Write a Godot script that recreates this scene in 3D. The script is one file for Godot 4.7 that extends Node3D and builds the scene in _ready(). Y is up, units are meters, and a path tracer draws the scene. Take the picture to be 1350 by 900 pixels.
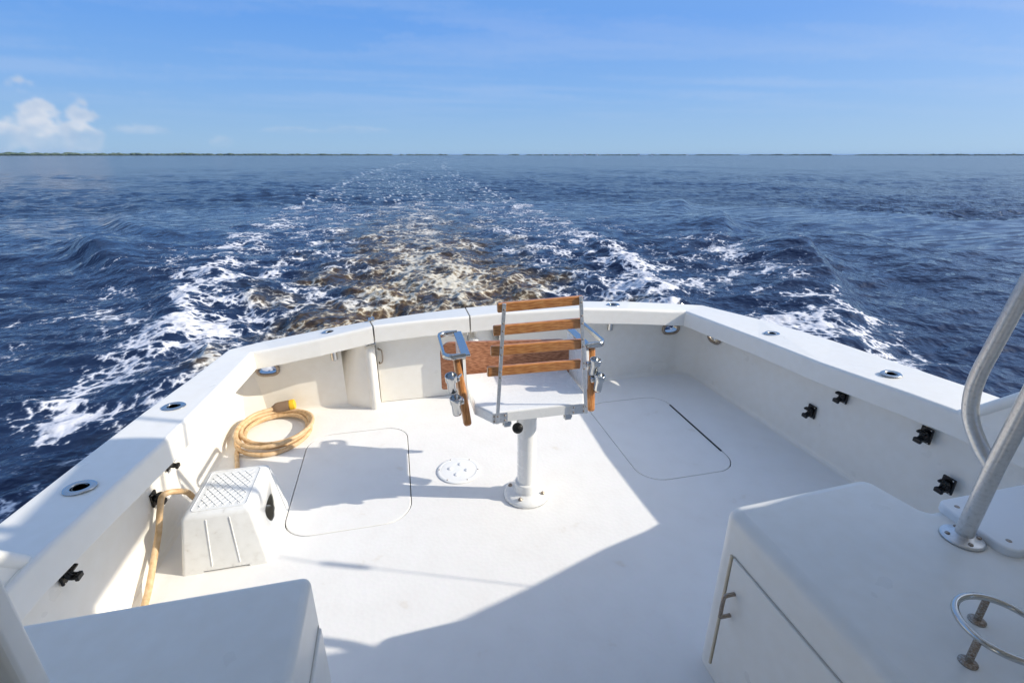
extends Node3D
# Cockpit of a sport fishing boat under way, seen looking aft over the wake.
# Boat axes: x across (right in the picture), y up from the cockpit sole, -z aft. Metres.

const WATER_Y := -0.4
const SUN_TOWARDS := Vector3(-0.8455, -0.4787, -0.2362)   # the way its light travels
const CAM := Vector3(-0.665, 2.0, 0.0)
var M := {}
var used := {}

# ------------------------------------------------------------------ mesh builder
class MB:
	var v := PackedVector3Array()
	var f := PackedInt32Array()   # counter-clockwise seen from outside
	func add(p: Vector3) -> int:
		v.append(p)
		return v.size() - 1
	func tri(a: int, b: int, c: int) -> void:
		f.append(a); f.append(b); f.append(c)
	func quad(a: int, b: int, c: int, d: int) -> void:
		tri(a, b, c); tri(a, c, d)
	func flip_from(start: int) -> void:
		for k in range(start, f.size(), 3):
			var t := f[k]
			f[k] = f[k + 1]
			f[k + 1] = t
	# turns a closed shape the right way out
	func fix(start: int) -> void:
		if start >= f.size():
			return
		var o := v[f[start]]
		var vol := 0.0
		for k in range(start, f.size(), 3):
			vol += (v[f[k]] - o).dot((v[f[k + 1]] - o).cross(v[f[k + 2]] - o))
		if vol < 0.0:
			flip_from(start)
	func mesh() -> ArrayMesh:
		var n := PackedVector3Array()
		n.resize(v.size())
		var idx := PackedInt32Array()
		idx.resize(f.size())
		for k in range(0, f.size(), 3):
			var a := f[k]
			var b := f[k + 1]
			var c := f[k + 2]
			var w := (v[b] - v[a]).cross(v[c] - v[a])
			n[a] += w; n[b] += w; n[c] += w
			idx[k] = a; idx[k + 1] = c; idx[k + 2] = b
		for k in n.size():
			n[k] = n[k].normalized() if n[k].length_squared() > 1e-24 else Vector3.UP
		var arr := []
		arr.resize(Mesh.ARRAY_MAX)
		arr[Mesh.ARRAY_VERTEX] = v
		arr[Mesh.ARRAY_NORMAL] = n
		arr[Mesh.ARRAY_INDEX] = idx
		var m := ArrayMesh.new()
		m.add_surface_from_arrays(Mesh.PRIMITIVE_TRIANGLES, arr)
		return m
	# every face with its own vertices, for cutting
	func flat() -> ArrayMesh:
		var p := PackedVector3Array()
		var n := PackedVector3Array()
		for k in range(0, f.size(), 3):
			var w := (v[f[k + 1]] - v[f[k]]).cross(v[f[k + 2]] - v[f[k]])
			if w.length_squared() < 1e-20:
				continue
			w = w.normalized()
			p.append(v[f[k]]); p.append(v[f[k + 2]]); p.append(v[f[k + 1]])
			for j in 3:
				n.append(w)
		var arr := []
		arr.resize(Mesh.ARRAY_MAX)
		arr[Mesh.ARRAY_VERTEX] = p
		arr[Mesh.ARRAY_NORMAL] = n
		var m := ArrayMesh.new()
		m.add_surface_from_arrays(Mesh.PRIMITIVE_TRIANGLES, arr)
		return m
	# rings of equal length joined into a skin; ends closed with their own vertices
	func loft(rings: Array, ring_closed := true, caps := true, path_closed := false) -> void:
		var start := f.size()
		var n: int = rings[0].size()
		var base := []
		for r in rings:
			base.append(v.size())
			for p in r:
				v.append(p)
		var last := rings.size() if path_closed else rings.size() - 1
		for k in last:
			var b0: int = base[k]
			var b1: int = base[(k + 1) % rings.size()]
			for j in (n if ring_closed else n - 1):
				var j2 := (j + 1) % n
				quad(b0 + j, b0 + j2, b1 + j2, b1 + j)
		if caps and not path_closed:
			cap(rings[0], true)
			cap(rings[rings.size() - 1], false)
		if ring_closed:
			fix(start)
	func cap(ring: PackedVector3Array, back: bool) -> void:
		var nn := Vector3.ZERO
		for k in ring.size():
			nn += ring[k].cross(ring[(k + 1) % ring.size()])
		if nn.length() < 1e-12:
			return
		nn = nn.normalized()
		var e1 := nn.cross(Vector3.UP if absf(nn.y) < 0.9 else Vector3.RIGHT).normalized()
		var e2 := nn.cross(e1)
		var flat := PackedVector2Array()
		var b := v.size()
		for p in ring:
			flat.append(Vector2(p.dot(e1), p.dot(e2)))
			v.append(p)
		var t := Geometry2D.triangulate_polygon(flat)
		for k in range(0, t.size(), 3):
			# make every cap triangle run with the ring, then turn the first one about
			var w := (ring[t[k + 1]] - ring[t[k]]).cross(ring[t[k + 2]] - ring[t[k]])
			var with_ring := w.dot(nn) > 0.0
			if with_ring != back:
				tri(b + t[k], b + t[k + 1], b + t[k + 2])
			else:
				tri(b + t[k], b + t[k + 2], b + t[k + 1])
	func tube(pts: Array, r, seg := 10, closed := false, caps := true) -> void:
		var rings := []
		var n := pts.size()
		var side := Vector3.ZERO
		for k in n:
			var a: Vector3 = pts[(k - 1 + n) % n] if closed or k > 0 else pts[k]
			var b: Vector3 = pts[(k + 1) % n] if closed or k < n - 1 else pts[k]
			var t := (b - a).normalized()
			if side == Vector3.ZERO:
				side = t.cross(Vector3.UP if absf(t.y) < 0.9 else Vector3.RIGHT).normalized()
			side = (side - t * side.dot(t)).normalized()
			var up := t.cross(side)
			var rr: float = r[k] if r is Array else r
			var ring := PackedVector3Array()
			for j in seg:
				var an := TAU * j / seg
				ring.append(pts[k] + (side * cos(an) + up * sin(an)) * rr)
			rings.append(ring)
		loft(rings, true, caps, closed)
	func lathe(prof: Array, xf := Transform3D.IDENTITY, seg := 24) -> void:   # prof: Vector2(radius, height)
		var rings := []
		for p in prof:
			var ring := PackedVector3Array()
			for j in seg:
				var an := TAU * j / seg
				ring.append(xf * Vector3(p.x * cos(an), p.y, p.x * sin(an)))
			rings.append(ring)
		loft(rings, true, true)
	func rbox(size: Vector3, r: float, xf := Transform3D.IDENTITY, k := 2) -> void:
		var start := f.size()
		var h := size * 0.5
		r = minf(r, minf(h.x, minf(h.y, h.z)) * 0.98)
		var cs := []
		for ax in 3:
			var l := []
			for j in range(k + 1):
				l.append(-h[ax] + r * (1.0 - tan(PI / 4 * (1.0 - float(j) / k))))
			for j in range(k, -1, -1):
				l.append(h[ax] - r * (1.0 - tan(PI / 4 * (1.0 - float(j) / k))))
			cs.append(l)
		for ax in 3:
			var a1 := (ax + 1) % 3
			var a2 := (ax + 2) % 3
			for s in [-1.0, 1.0]:
				var n: int = cs[0].size()
				var b := v.size()
				for i in n:
					for j in n:
						var p := Vector3.ZERO
						p[ax] = h[ax] * s
						p[a1] = cs[a1][i]
						p[a2] = cs[a2][j]
						var c := p.clamp(-(h - Vector3(r, r, r)), h - Vector3(r, r, r))
						var d := p - c
						if d.length() > 1e-9:
							p = c + d.normalized() * r
						v.append(xf * p)
				for i in n - 1:
					for j in n - 1:
						var q0 := b + i * n + j
						if s > 0:
							quad(q0, q0 + n, q0 + n + 1, q0 + 1)
						else:
							quad(q0, q0 + 1, q0 + n + 1, q0 + n)
		if xf.basis.determinant() < 0.0:
			flip_from(start)
	# polygon in x/z raised from y0 to y1, its upper edge rounded by r
	func prism(poly: PackedVector2Array, y0: float, y1: float, r := 0.0, steps := 4, xf := Transform3D.IDENTITY) -> void:
		var rings := []
		var n := poly.size()
		var area := 0.0
		for k in n:
			area += poly[k].cross(poly[(k + 1) % n])
		var sgn := 1.0 if area > 0.0 else -1.0
		var inn := []
		for k in n:
			var d1 := (poly[k] - poly[(k - 1 + n) % n]).normalized()
			var d2 := (poly[(k + 1) % n] - poly[k]).normalized()
			var n1 := Vector2(-d1.y, d1.x) * sgn
			var n2 := Vector2(-d2.y, d2.x) * sgn
			var m := (n1 + n2)
			inn.append(m / maxf(m.length_squared() * 0.5, 0.3))
		var levels := [[0.0, y0]]
		if r > 0.0:
			for j in range(steps + 1):
				var t := PI / 2 * j / steps
				levels.append([r * (1.0 - cos(t)), y1 - r + r * sin(t)])
		else:
			levels.append([0.0, y1])
		for l in levels:
			var ring := PackedVector3Array()
			for k in n:
				var q: Vector2 = poly[k] + inn[k] * l[0]
				ring.append(xf * Vector3(q.x, l[1], q.y))
			rings.append(ring)
		loft(rings, true, true)

func round_poly(pts: Array, r, seg := 5) -> PackedVector2Array:
	var out := PackedVector2Array()
	var n := pts.size()
	for k in n:
		var p: Vector2 = pts[k]
		var a: Vector2 = pts[(k - 1 + n) % n]
		var b: Vector2 = pts[(k + 1) % n]
		var rr: float = r[k] if r is Array else r
		var da := (a - p).normalized()
		var db := (b - p).normalized()
		var half := acos(clampf(da.dot(db), -1, 1)) * 0.5
		if rr <= 0.0 or half > PI / 2 - 0.02:
			out.append(p)
			continue
		var cut := minf(rr / tan(half), minf((a - p).length(), (b - p).length()) * 0.49)
		rr = cut * tan(half)
		var c := p + (da + db).normalized() * (rr / sin(half))
		var s := p + da * cut - c
		var e := p + db * cut - c
		var turn := s.angle_to(e)
		for j in range(seg + 1):
			out.append(c + s.rotated(turn * j / seg))
	return out

func rect(x0: float, z0: float, x1: float, z1: float, r: float, seg := 6) -> PackedVector2Array:
	return round_poly([Vector2(x0, z0), Vector2(x1, z0), Vector2(x1, z1), Vector2(x0, z1)], r, seg)

func at(p: Vector3, euler := Vector3.ZERO) -> Transform3D:
	return Transform3D(Basis.from_euler(euler), p)

# a frame at p whose y axis runs along d
func along(p: Vector3, d: Vector3) -> Transform3D:
	var y := d.normalized()
	var x := y.cross(Vector3(0, 0, 1) if absf(y.z) < 0.9 else Vector3.RIGHT).normalized()
	return Transform3D(Basis(x, y, x.cross(y)), p)

func smooth_path(pts: Array, per := 8) -> Array:
	var c := Curve3D.new()
	for k in pts.size():
		var a: Vector3 = pts[maxi(k - 1, 0)]
		var b: Vector3 = pts[mini(k + 1, pts.size() - 1)]
		var t := (b - a) / 6.0
		c.add_point(pts[k], -t, t)
	var out := []
	for k in (pts.size() - 1):
		for j in per:
			out.append(c.sample(k, float(j) / per))
	out.append(pts[pts.size() - 1])
	return out

# ------------------------------------------------------------------ naming
func numbered(called: String) -> String:
	used[called] = used.get(called, -1) + 1
	return called if used[called] == 0 else "%s_%03d" % [called, used[called]]

func tag(o: Node, label: String, category: String, group := "") -> Node:
	o.set_meta("label", label)
	o.set_meta("category", category)
	if group:
		o.set_meta("group", group)
	return o

func thing(called: String, label: String, category: String, where := Vector3.ZERO, group := "") -> Node3D:
	var o := Node3D.new()
	o.name = numbered(called)
	add_child(o)
	o.position = where
	tag(o, label, category, group)
	return o

func part(called: String, b, m: Material, parent: Node, label := "") -> MeshInstance3D:
	var o := MeshInstance3D.new()
	o.name = numbered(called) if parent == self else called
	o.mesh = b.mesh() if b is MB else b
	o.material_override = m
	o.cast_shadow = GeometryInstance3D.SHADOW_CASTING_SETTING_ON
	parent.add_child(o, true)
	if label:
		o.set_meta("label", label)
	return o

# ------------------------------------------------------------------ materials
func noise(kind: int, freq: float, seed_: int, oct := 4) -> FastNoiseLite:
	var n := FastNoiseLite.new()
	n.noise_type = kind
	n.frequency = freq
	n.seed = seed_
	n.fractal_octaves = oct
	n.fractal_type = FastNoiseLite.FRACTAL_FBM if oct > 1 else FastNoiseLite.FRACTAL_NONE
	return n

func tex(im: Image) -> ImageTexture:
	return ImageTexture.create_from_image(im)

# a grey seamless noise turned into colours between stops (sRGB)
func ramped(n: FastNoiseLite, size: int, stops: Array) -> ImageTexture:
	var im := n.get_seamless_image(size, size)
	im.convert(Image.FORMAT_L8)
	var d := im.get_data()
	var lut := []
	for k in 256:
		var t := k / 255.0
		var c: Color = stops[stops.size() - 1][1]
		for s in range(stops.size() - 1):
			if t <= stops[s + 1][0]:
				c = stops[s][1].lerp(stops[s + 1][1], clampf((t - stops[s][0]) / (stops[s + 1][0] - stops[s][0]), 0, 1))
				break
		lut.append([c.r8, c.g8, c.b8])
	var out := PackedByteArray()
	out.resize(d.size() * 3)
	for k in d.size():
		var c = lut[d[k]]
		out[k * 3] = c[0]; out[k * 3 + 1] = c[1]; out[k * 3 + 2] = c[2]
	return tex(Image.create_from_data(size, size, false, Image.FORMAT_RGB8, out))

func grey(n: FastNoiseLite, size: int) -> Image:
	var im := n.get_seamless_image(size, size)
	im.convert(Image.FORMAT_L8)
	return im

func mat(col: Color, rough: float, metal := 0.0) -> StandardMaterial3D:
	var m := StandardMaterial3D.new()
	m.albedo_color = col
	m.roughness = rough
	m.metallic = metal
	return m

func tri_world(m: StandardMaterial3D, scale: Vector3, world := true) -> void:
	m.uv1_triplanar = true
	m.uv1_world_triplanar = world
	m.uv1_scale = scale

func make_materials() -> void:
	var blotch := noise(FastNoiseLite.TYPE_SIMPLEX_SMOOTH, 0.03, 3, 6)
	var gel := ramped(blotch, 512, [[0.0, Color(0.924, 0.909, 0.873)], [1.0, Color(0.942, 0.932, 0.905)]])
	var gloss := ramped(noise(FastNoiseLite.TYPE_SIMPLEX_SMOOTH, 0.02, 8, 4), 256, [[0.0, Color(0.62, 0.62, 0.62)], [1.0, Color(0.9, 0.9, 0.9)]])
	var g := mat(Color(1, 1, 1), 0.42)
	g.albedo_texture = gel
	g.roughness_texture = gloss
	g.metallic_specular = 0.45
	tri_world(g, Vector3(0.7, 0.7, 0.7))
	M.gelcoat = g
	var nonskid := noise(FastNoiseLite.TYPE_CELLULAR, 0.09, 5, 1)
	nonskid.cellular_return_type = FastNoiseLite.RETURN_DISTANCE
	var dirt := noise(FastNoiseLite.TYPE_SIMPLEX_SMOOTH, 0.005, 21, 6)
	var deckc := ramped(dirt, 1024, [[0.0, Color(0.893, 0.876, 0.848)], [0.15, Color(0.923, 0.916, 0.904)], [0.5, Color(0.930, 0.925, 0.914)], [1.0, Color(0.936, 0.931, 0.922)]])
	var dk := mat(Color(1, 1, 1), 0.75)
	dk.albedo_texture = deckc
	dk.metallic_specular = 0.35
	dk.heightmap_enabled = true
	dk.heightmap_texture = tex(grey(nonskid, 512))
	dk.heightmap_scale = 0.05
	tri_world(dk, Vector3(0.9, 0.9, 0.9))
	M.deck = dk
	var white := mat(Color(0.93, 0.93, 0.92), 0.35)
	white.roughness_texture = gloss
	tri_world(white, Vector3(2, 2, 2))
	M.white = white
	var scuffn := noise(FastNoiseLite.TYPE_SIMPLEX_SMOOTH, 0.012, 17, 6)
	var plast := mat(Color(1, 1, 1), 0.5)
	plast.albedo_texture = ramped(scuffn, 512, [[0.0, Color(0.76, 0.75, 0.72)], [0.12, Color(0.875, 0.87, 0.855)], [0.4, Color(0.905, 0.905, 0.893)], [1.0, Color(0.925, 0.925, 0.915)]])
	tri_world(plast, Vector3(2.2, 2.2, 2.2))
	M.plastic = plast
	M.poly = mat(Color(0.95, 0.955, 0.955), 0.45)
	M.gap = mat(Color(0.3, 0.27, 0.24), 0.9)
	M.strip = mat(Color(0.84, 0.79, 0.69), 0.6)
	M.seam = mat(Color(0.74, 0.72, 0.68), 0.8)  # grey standing in for the shade in the cabinet door gaps
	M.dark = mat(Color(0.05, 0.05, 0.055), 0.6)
	M.black = mat(Color(0.035, 0.035, 0.04), 0.45)
	M.rubber = mat(Color(0.2, 0.2, 0.21), 0.75)
	var scratch := ramped(noise(FastNoiseLite.TYPE_SIMPLEX_SMOOTH, 0.05, 31, 5), 256, [[0.0, Color(0.25, 0.25, 0.25)], [0.5, Color(0.45, 0.45, 0.45)], [1.0, Color(0.8, 0.8, 0.8)]])
	var steel := mat(Color(0.78, 0.78, 0.77), 0.32, 1.0)
	steel.roughness_texture = scratch
	tri_world(steel, Vector3(6, 6, 6), false)
	M.steel = steel
	var alu := mat(Color(0.93, 0.93, 0.93), 0.34, 0.85)
	alu.albedo_texture = ramped(noise(FastNoiseLite.TYPE_SIMPLEX_SMOOTH, 0.06, 44, 5), 256, [[0.0, Color(0.78, 0.78, 0.77)], [0.3, Color(0.9, 0.9, 0.895)], [1.0, Color(0.96, 0.96, 0.96)]])
	tri_world(alu, Vector3(4, 4, 4), false)
	M.alu = alu
	var rusty := mat(Color(1, 1, 1), 0.5, 0.85)
	rusty.albedo_texture = ramped(noise(FastNoiseLite.TYPE_SIMPLEX_SMOOTH, 0.07, 51, 5), 256, [[0.0, Color(0.45, 0.33, 0.25)], [0.4, Color(0.62, 0.56, 0.5)], [0.65, Color(0.72, 0.69, 0.65)], [1.0, Color(0.8, 0.78, 0.75)]])
	tri_world(rusty, Vector3(9, 9, 9), false)
	M.rusty = rusty
	var grain := noise(FastNoiseLite.TYPE_SIMPLEX_SMOOTH, 0.03, 61, 6)
	grain.domain_warp_enabled = true
	grain.domain_warp_amplitude = 12.0
	var teak_stops := [[0.0, Color(0.55, 0.32, 0.15)], [0.35, Color(0.71, 0.45, 0.23)], [0.6, Color(0.79, 0.54, 0.30)], [1.0, Color(0.87, 0.66, 0.42)]]
	var teak_tex := ramped(grain, 512, teak_stops)
	for way in [["teak", Vector3(0.9, 9, 9)], ["teak_upright", Vector3(9, 0.9, 9)]]:
		var t := mat(Color(1, 1, 1), 0.3)
		t.albedo_texture = teak_tex
		t.clearcoat_enabled = true
		t.clearcoat = 0.6
		t.clearcoat_roughness = 0.12
		tri_world(t, way[1], false)
		M[way[0]] = t
	var old := noise(FastNoiseLite.TYPE_SIMPLEX_SMOOTH, 0.03, 71, 6)
	var worn := mat(Color(1, 1, 1), 0.45)
	worn.albedo_texture = ramped(old, 512, [[0.0, Color(0.36, 0.22, 0.15)], [0.25, Color(0.57, 0.36, 0.24)], [0.6, Color(0.72, 0.49, 0.35)], [1.0, Color(0.8, 0.6, 0.46)]])
	tri_world(worn, Vector3(1.2, 6, 6), false)
	M.worn = worn
	var cord := mat(Color(1, 1, 1), 0.5)
	cord.albedo_texture = ramped(noise(FastNoiseLite.TYPE_SIMPLEX_SMOOTH, 0.03, 81, 5), 256, [[0.0, Color(0.68, 0.54, 0.38)], [0.4, Color(0.82, 0.69, 0.52)], [1.0, Color(0.9, 0.80, 0.67)]])
	tri_world(cord, Vector3(3, 3, 3), false)
	M.cord = cord
	M.plug = mat(Color(0.52, 0.43, 0.35), 0.55)
	M.yellow = mat(Color(0.9, 0.72, 0.15), 0.45)

# ------------------------------------------------------------------ sea
var waves := []
var churn: FastNoiseLite
var gust: FastNoiseLite
var lump: FastNoiseLite

func sea_setup() -> void:
	var rng := RandomNumberGenerator.new()
	rng.seed = 77
	var lam := 0.20
	while lam < 6.5:
		var a := rng.randfn(0.0, 0.6) + 0.18
		var steep := 0.0125 if lam < 1.0 else lerpf(0.0115, 0.0045, clampf((lam - 1.0) / 2.2, 0.0, 1.0))
		waves.append([Vector2(sin(a), -cos(a)) * TAU / lam, rng.randf() * TAU, steep * lam, lam])
		lam *= 1.15
	churn = noise(FastNoiseLite.TYPE_SIMPLEX, 0.55, 5, 4)
	lump = noise(FastNoiseLite.TYPE_SIMPLEX, 1.7, 15, 3)
	gust = noise(FastNoiseLite.TYPE_SIMPLEX, 0.05, 9, 2)

func wake_x(z: float) -> float:
	return 0.0004 * pow(minf(z + 10.0, 0.0), 2.0) if z > -250.0 else 23.04 + 0.19 * (-250.0 - z)

func wake_half(s: float) -> float:
	if s < 0.0:
		return 2.3
	return 2.3 + 2.9 * (1.0 - exp(-s / 5.2)) + 1.2 * (1.0 - exp(-s / 60.0))

func bump(d: float, w: float) -> float:
	return exp(-(d / w) * (d / w))

var row_kx := PackedFloat32Array()
var row_kz := PackedFloat32Array()
var row_ph := PackedFloat32Array()
var row_am := PackedFloat32Array()

# the waves that this spacing of vertices can carry
func sea_row(spacing: float) -> void:
	row_kx.clear(); row_kz.clear(); row_ph.clear(); row_am.clear()
	for w in waves:
		var keep := clampf(w[3] / (1.8 * spacing) - 1.0, 0.0, 1.0)
		if keep > 0.0:
			row_kx.append(w[0].x); row_kz.append(w[0].y); row_ph.append(w[1]); row_am.append(w[2] * keep)

func sea_height(x: float, z: float, spacing: float) -> float:
	var s := -z - 4.0
	var X := x - wake_x(z)
	var hw := wake_half(s)
	var inside := smoothstep(hw + 0.5, hw - 0.6, absf(X)) * smoothstep(-1.5, 0.0, s)
	var g := 0.85 + 0.7 * gust.get_noise_2d(x, z)
	g *= 1.0 - 0.45 * inside * exp(-maxf(s, 0.0) / 60.0)
	var h := 0.0
	for k in row_am.size():
		var sn := sin(row_kx[k] * x + row_kz[k] * z + row_ph[k])
		h += row_am[k] * sn * (0.8 + 0.35 * sn)
	h *= g
	if s > -2.0 and s < 120.0 and absf(X) < 9.0:
		# propeller wash and the ridges at its edges
		if spacing < 0.8:
			var t := churn.get_noise_2d(x, z * 0.8)
			var b := 1.0 - absf(churn.get_noise_2d(x * 1.6 + 40.0, z * 1.5)) * 2.0
			h += inside * (0.075 * exp(-maxf(s, 0.0) / 10.0) + 0.035 * exp(-maxf(s, 0.0) / 40.0)) * (t * 1.5 + b * 0.45)
			h += inside * 0.035 * exp(-maxf(s, 0.0) / 8.0) * lump.get_noise_2d(x, z)
		var front := bump(s - 5.0, 4.5)
		h += (0.13 * front + 0.05 * exp(-maxf(s, 0.0) / 40.0)) * bump(absf(X) - hw, 0.55) * (0.8 + 0.7 * churn.get_noise_2d(x * 0.9 + 9.0, z * 0.9))
		h += 0.09 * bump(X, 1.2) * bump(s - 6.5, 4.0)
	# diverging waves thrown out from the bow
	if absf(x) > 3.0 and z > -60.0:
		for k in 3:
			var px := 9.0 + 2.3 * k if x > 0.0 else -8.2 - 2.3 * k
			var pz := -10.2 - 6.5 * k if x > 0.0 else -14.6 - 6.5 * k
			var d := Vector2(0.52, -0.854) if x > 0.0 else Vector2(-0.55, -0.835)
			var q := Vector2(x - px, z - pz)
			var l := q.dot(d)
			var c := q.dot(Vector2(-d.y, d.x)) * (1.0 if x > 0.0 else -1.0)
			c += 0.05 * l * l * 0.3
			var amp := (0.48 if x > 0.0 else 0.28) * pow(0.72, k) * (bump(l, 2.6) + 0.35 * bump(l + 4.0, 3.5))
			h += amp * ((bump(c, 0.38) if c > 0.0 else bump(c, 1.2)) - 0.35 * bump(c - 1.5, 0.9))
	return h

# how much of the surface is foam, and how much of it is brown churned-up water
func foam_density(x: float, z: float) -> Vector2:
	var s := -z - 4.0
	var X := x - wake_x(z)
	var ax := absf(X)
	var hw := wake_half(s)
	var n := gust.get_noise_2d(x * 9.0, z * 9.0) + 0.5 * gust.get_noise_2d(x * 26.0 + 7.0, z * 26.0)
	var inside := smoothstep(hw + 0.25, hw - 0.5, ax + 0.5 * n) * smoothstep(-1.0, 0.2, s)
	var sp := maxf(s, 0.0)
	var wash := inside * (0.13 * exp(-sp / 14.0) + 0.27 * exp(-sp / 110.0) + 0.10 * exp(-pow(sp / 6.0, 2.0)))
	wash += inside * 0.26 * bump(X - 0.15 * sin(s * 0.5), 0.5 + 0.02 * sp) * exp(-sp / 22.0)
	# edges of the wash
	var front := bump(s - (4.4 if X < 0.0 else 5.2), 3.0)
	var rim := (0.18 * front + 0.12 * exp(-sp / 26.0) + 0.36 * exp(-sp / 420.0)) * bump(ax - hw + 0.1 + 0.6 * n, 0.34 + 0.010 * sp) * smoothstep(-0.5, 1.0, s)
	# lace washed out from the bow along both sides
	var side := 0.0
	if x > 0.0:
		var edge := 6.1 + 0.40 * (-z - 4.3)
		var band := smoothstep(edge + 0.2, edge - 0.5, x + 0.6 * n) * smoothstep(2.0, 3.2, x)
		side = band * smoothstep(-16.0, -9.0, z) * (0.25 + 0.21 * bump(x - edge + 1.0, 1.0) + 0.33 * n)
		side = maxf(side, 0.34 * bump(x - (hw + 1.4), 1.4) * exp(-sp / 16.0) * smoothstep(0.0, 4.0, s))
		side += 0.5 * bump(Vector2(x - 9.0, z + 10.2).length(), 0.35)
	else:
		var edge2 := 4.5 + 0.06 * maxf(0.0, -z - 7.0)
		var band2 := smoothstep(edge2 + 0.5, edge2 - 0.5, -x + 0.5 * n) * smoothstep(2.0, 2.6, -x)
		side = band2 * smoothstep(-12.0, -7.5, z) * smoothstep(-2.8, -3.6, z) * (0.39 + 0.20 * n)
		side = maxf(side, 0.36 * bump(-x - (hw + 1.0), 1.3) * exp(-sp / 14.0) * smoothstep(0.0, 4.0, s))
	var d := maxf(maxf(wash, rim), side) + 0.25 * minf(wash, rim)
	var brown := smoothstep(3.1, 1.3, ax + 1.0 * n) * exp(-pow(sp / 17.0, 2.0)) * smoothstep(-1.0, 0.2, s)
	return Vector2(clampf(d, 0.0, 1.0), clampf(brown, 0.0, 1.0))

const NEAR_X0 := -14.0
const NEAR_Z0 := -2.0
const NEAR := 28.0

func near_water_material() -> StandardMaterial3D:
	var n := 2048
	var ppm := n / NEAR
	var web := noise(FastNoiseLite.TYPE_CELLULAR, 1.9 / ppm, 11, 1)
	web.cellular_return_type = FastNoiseLite.RETURN_DISTANCE2_SUB
	web.cellular_distance_function = FastNoiseLite.DISTANCE_EUCLIDEAN
	web.domain_warp_enabled = true
	web.domain_warp_amplitude = 0.9 * ppm
	web.domain_warp_frequency = 0.9 / ppm
	web.domain_warp_fractal_octaves = 4
	var web2 := noise(FastNoiseLite.TYPE_CELLULAR, 7.0 / ppm, 12, 1)
	web2.cellular_return_type = FastNoiseLite.RETURN_DISTANCE2_SUB
	web2.domain_warp_enabled = true
	web2.domain_warp_amplitude = 0.18 * ppm
	web2.domain_warp_frequency = 2.2 / ppm
	var fb := noise(FastNoiseLite.TYPE_SIMPLEX, 0.55 / ppm, 13, 7)
	fb.domain_warp_enabled = true
	fb.domain_warp_amplitude = 0.6 * ppm
	fb.domain_warp_frequency = 0.5 / ppm
	var ims := []
	var rip := noise(FastNoiseLite.TYPE_SIMPLEX, 0.9 / ppm, 19, 6)
	rip.fractal_gain = 0.55
	for k in [web, web2, fb, rip]:
		var im: Image = k.get_image(n, n)
		im.convert(Image.FORMAT_L8)
		ims.append(im.get_data())
	var c := 256
	var dd := PackedFloat32Array()
	dd.resize(c * c * 2)
	for j in c:
		for i in c:
			var e := foam_density(NEAR_X0 + (i + 0.5) / c * NEAR, NEAR_Z0 - (j + 0.5) / c * NEAR)
			dd[(j * c + i) * 2] = e.x
			dd[(j * c + i) * 2 + 1] = e.y
	var di := Image.create_from_data(c, c, false, Image.FORMAT_RGF, dd.to_byte_array())
	di.resize(n, n, Image.INTERPOLATE_BILINEAR)
	var df := di.get_data().to_float32_array()
	var w1: PackedByteArray = ims[0]
	var w2: PackedByteArray = ims[1]
	var w3: PackedByteArray = ims[2]
	var w4: PackedByteArray = ims[3]
	var alb := PackedByteArray()
	alb.resize(n * n * 3)
	var rou := PackedByteArray()
	rou.resize(n * n)
	var hei := PackedByteArray()
	hei.resize(n * n)
	var deep := [23, 38, 66]
	for k in n * n:
		var d := df[k * 2]
		var f3 := w3[k] / 255.0
		if d < 0.03:
			alb[k * 3] = deep[0]; alb[k * 3 + 1] = deep[1]; alb[k * 3 + 2] = deep[2]
			rou[k] = 14
			hei[k] = int(0.78 * w4[k])
			continue
		var b := df[k * 2 + 1]
		# thin walls between the bubbles' rafts carry the foam, broad patches where it is dense
		var r1 := 1.0 - w1[k] / 255.0
		var r2 := 1.0 - w2[k] / 255.0
		var lace := r1 * r1 * 0.42 + r2 * r2 * 0.34 + f3 * 0.44
		var t := 1.02 - d * 0.80
		var fo := clampf((lace - t) / (0.13 + 0.10 * b), 0.0, 1.0)
		var br := clampf(b * (0.5 + 1.2 * f3), 0.0, 1.0)
		# air drawn under turns the water paler in patches
		var air := clampf((lace - t + 0.24) * 1.9, 0.0, 1.0) * (0.18 + 0.55 * b)
		var r := lerpf(lerpf(23.0, 64.0, br), lerpf(110.0, 158.0, b), air)
		var g := lerpf(lerpf(38.0, 48.0, br), lerpf(128.0, 136.0, b), air)
		var bl := lerpf(lerpf(66.0, 32.0, br), lerpf(150.0, 98.0, b), air)
		var top := 182.0 + 38.0 * r2 - 16.0 * b
		alb[k * 3] = int(lerpf(r, top, fo))
		alb[k * 3 + 1] = int(lerpf(g, top - 6.0 * b, fo))
		alb[k * 3 + 2] = int(lerpf(bl, top + 4.0 - 26.0 * b, fo))
		rou[k] = int(lerpf(14.0 + 60.0 * air, 200.0, fo))
		hei[k] = int(0.78 * w4[k] + 22 * fo + 8 * air)
	var m := mat(Color(1, 1, 1), 1.0)
	m.albedo_texture = tex(Image.create_from_data(n, n, false, Image.FORMAT_RGB8, alb))
	m.roughness_texture = tex(Image.create_from_data(n, n, false, Image.FORMAT_L8, rou))
	m.heightmap_enabled = true
	m.heightmap_texture = tex(Image.create_from_data(n, n, false, Image.FORMAT_L8, hei))
	m.heightmap_scale = 11.0
	m.metallic_specular = 0.3
	m.texture_repeat = false
	return m

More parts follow.
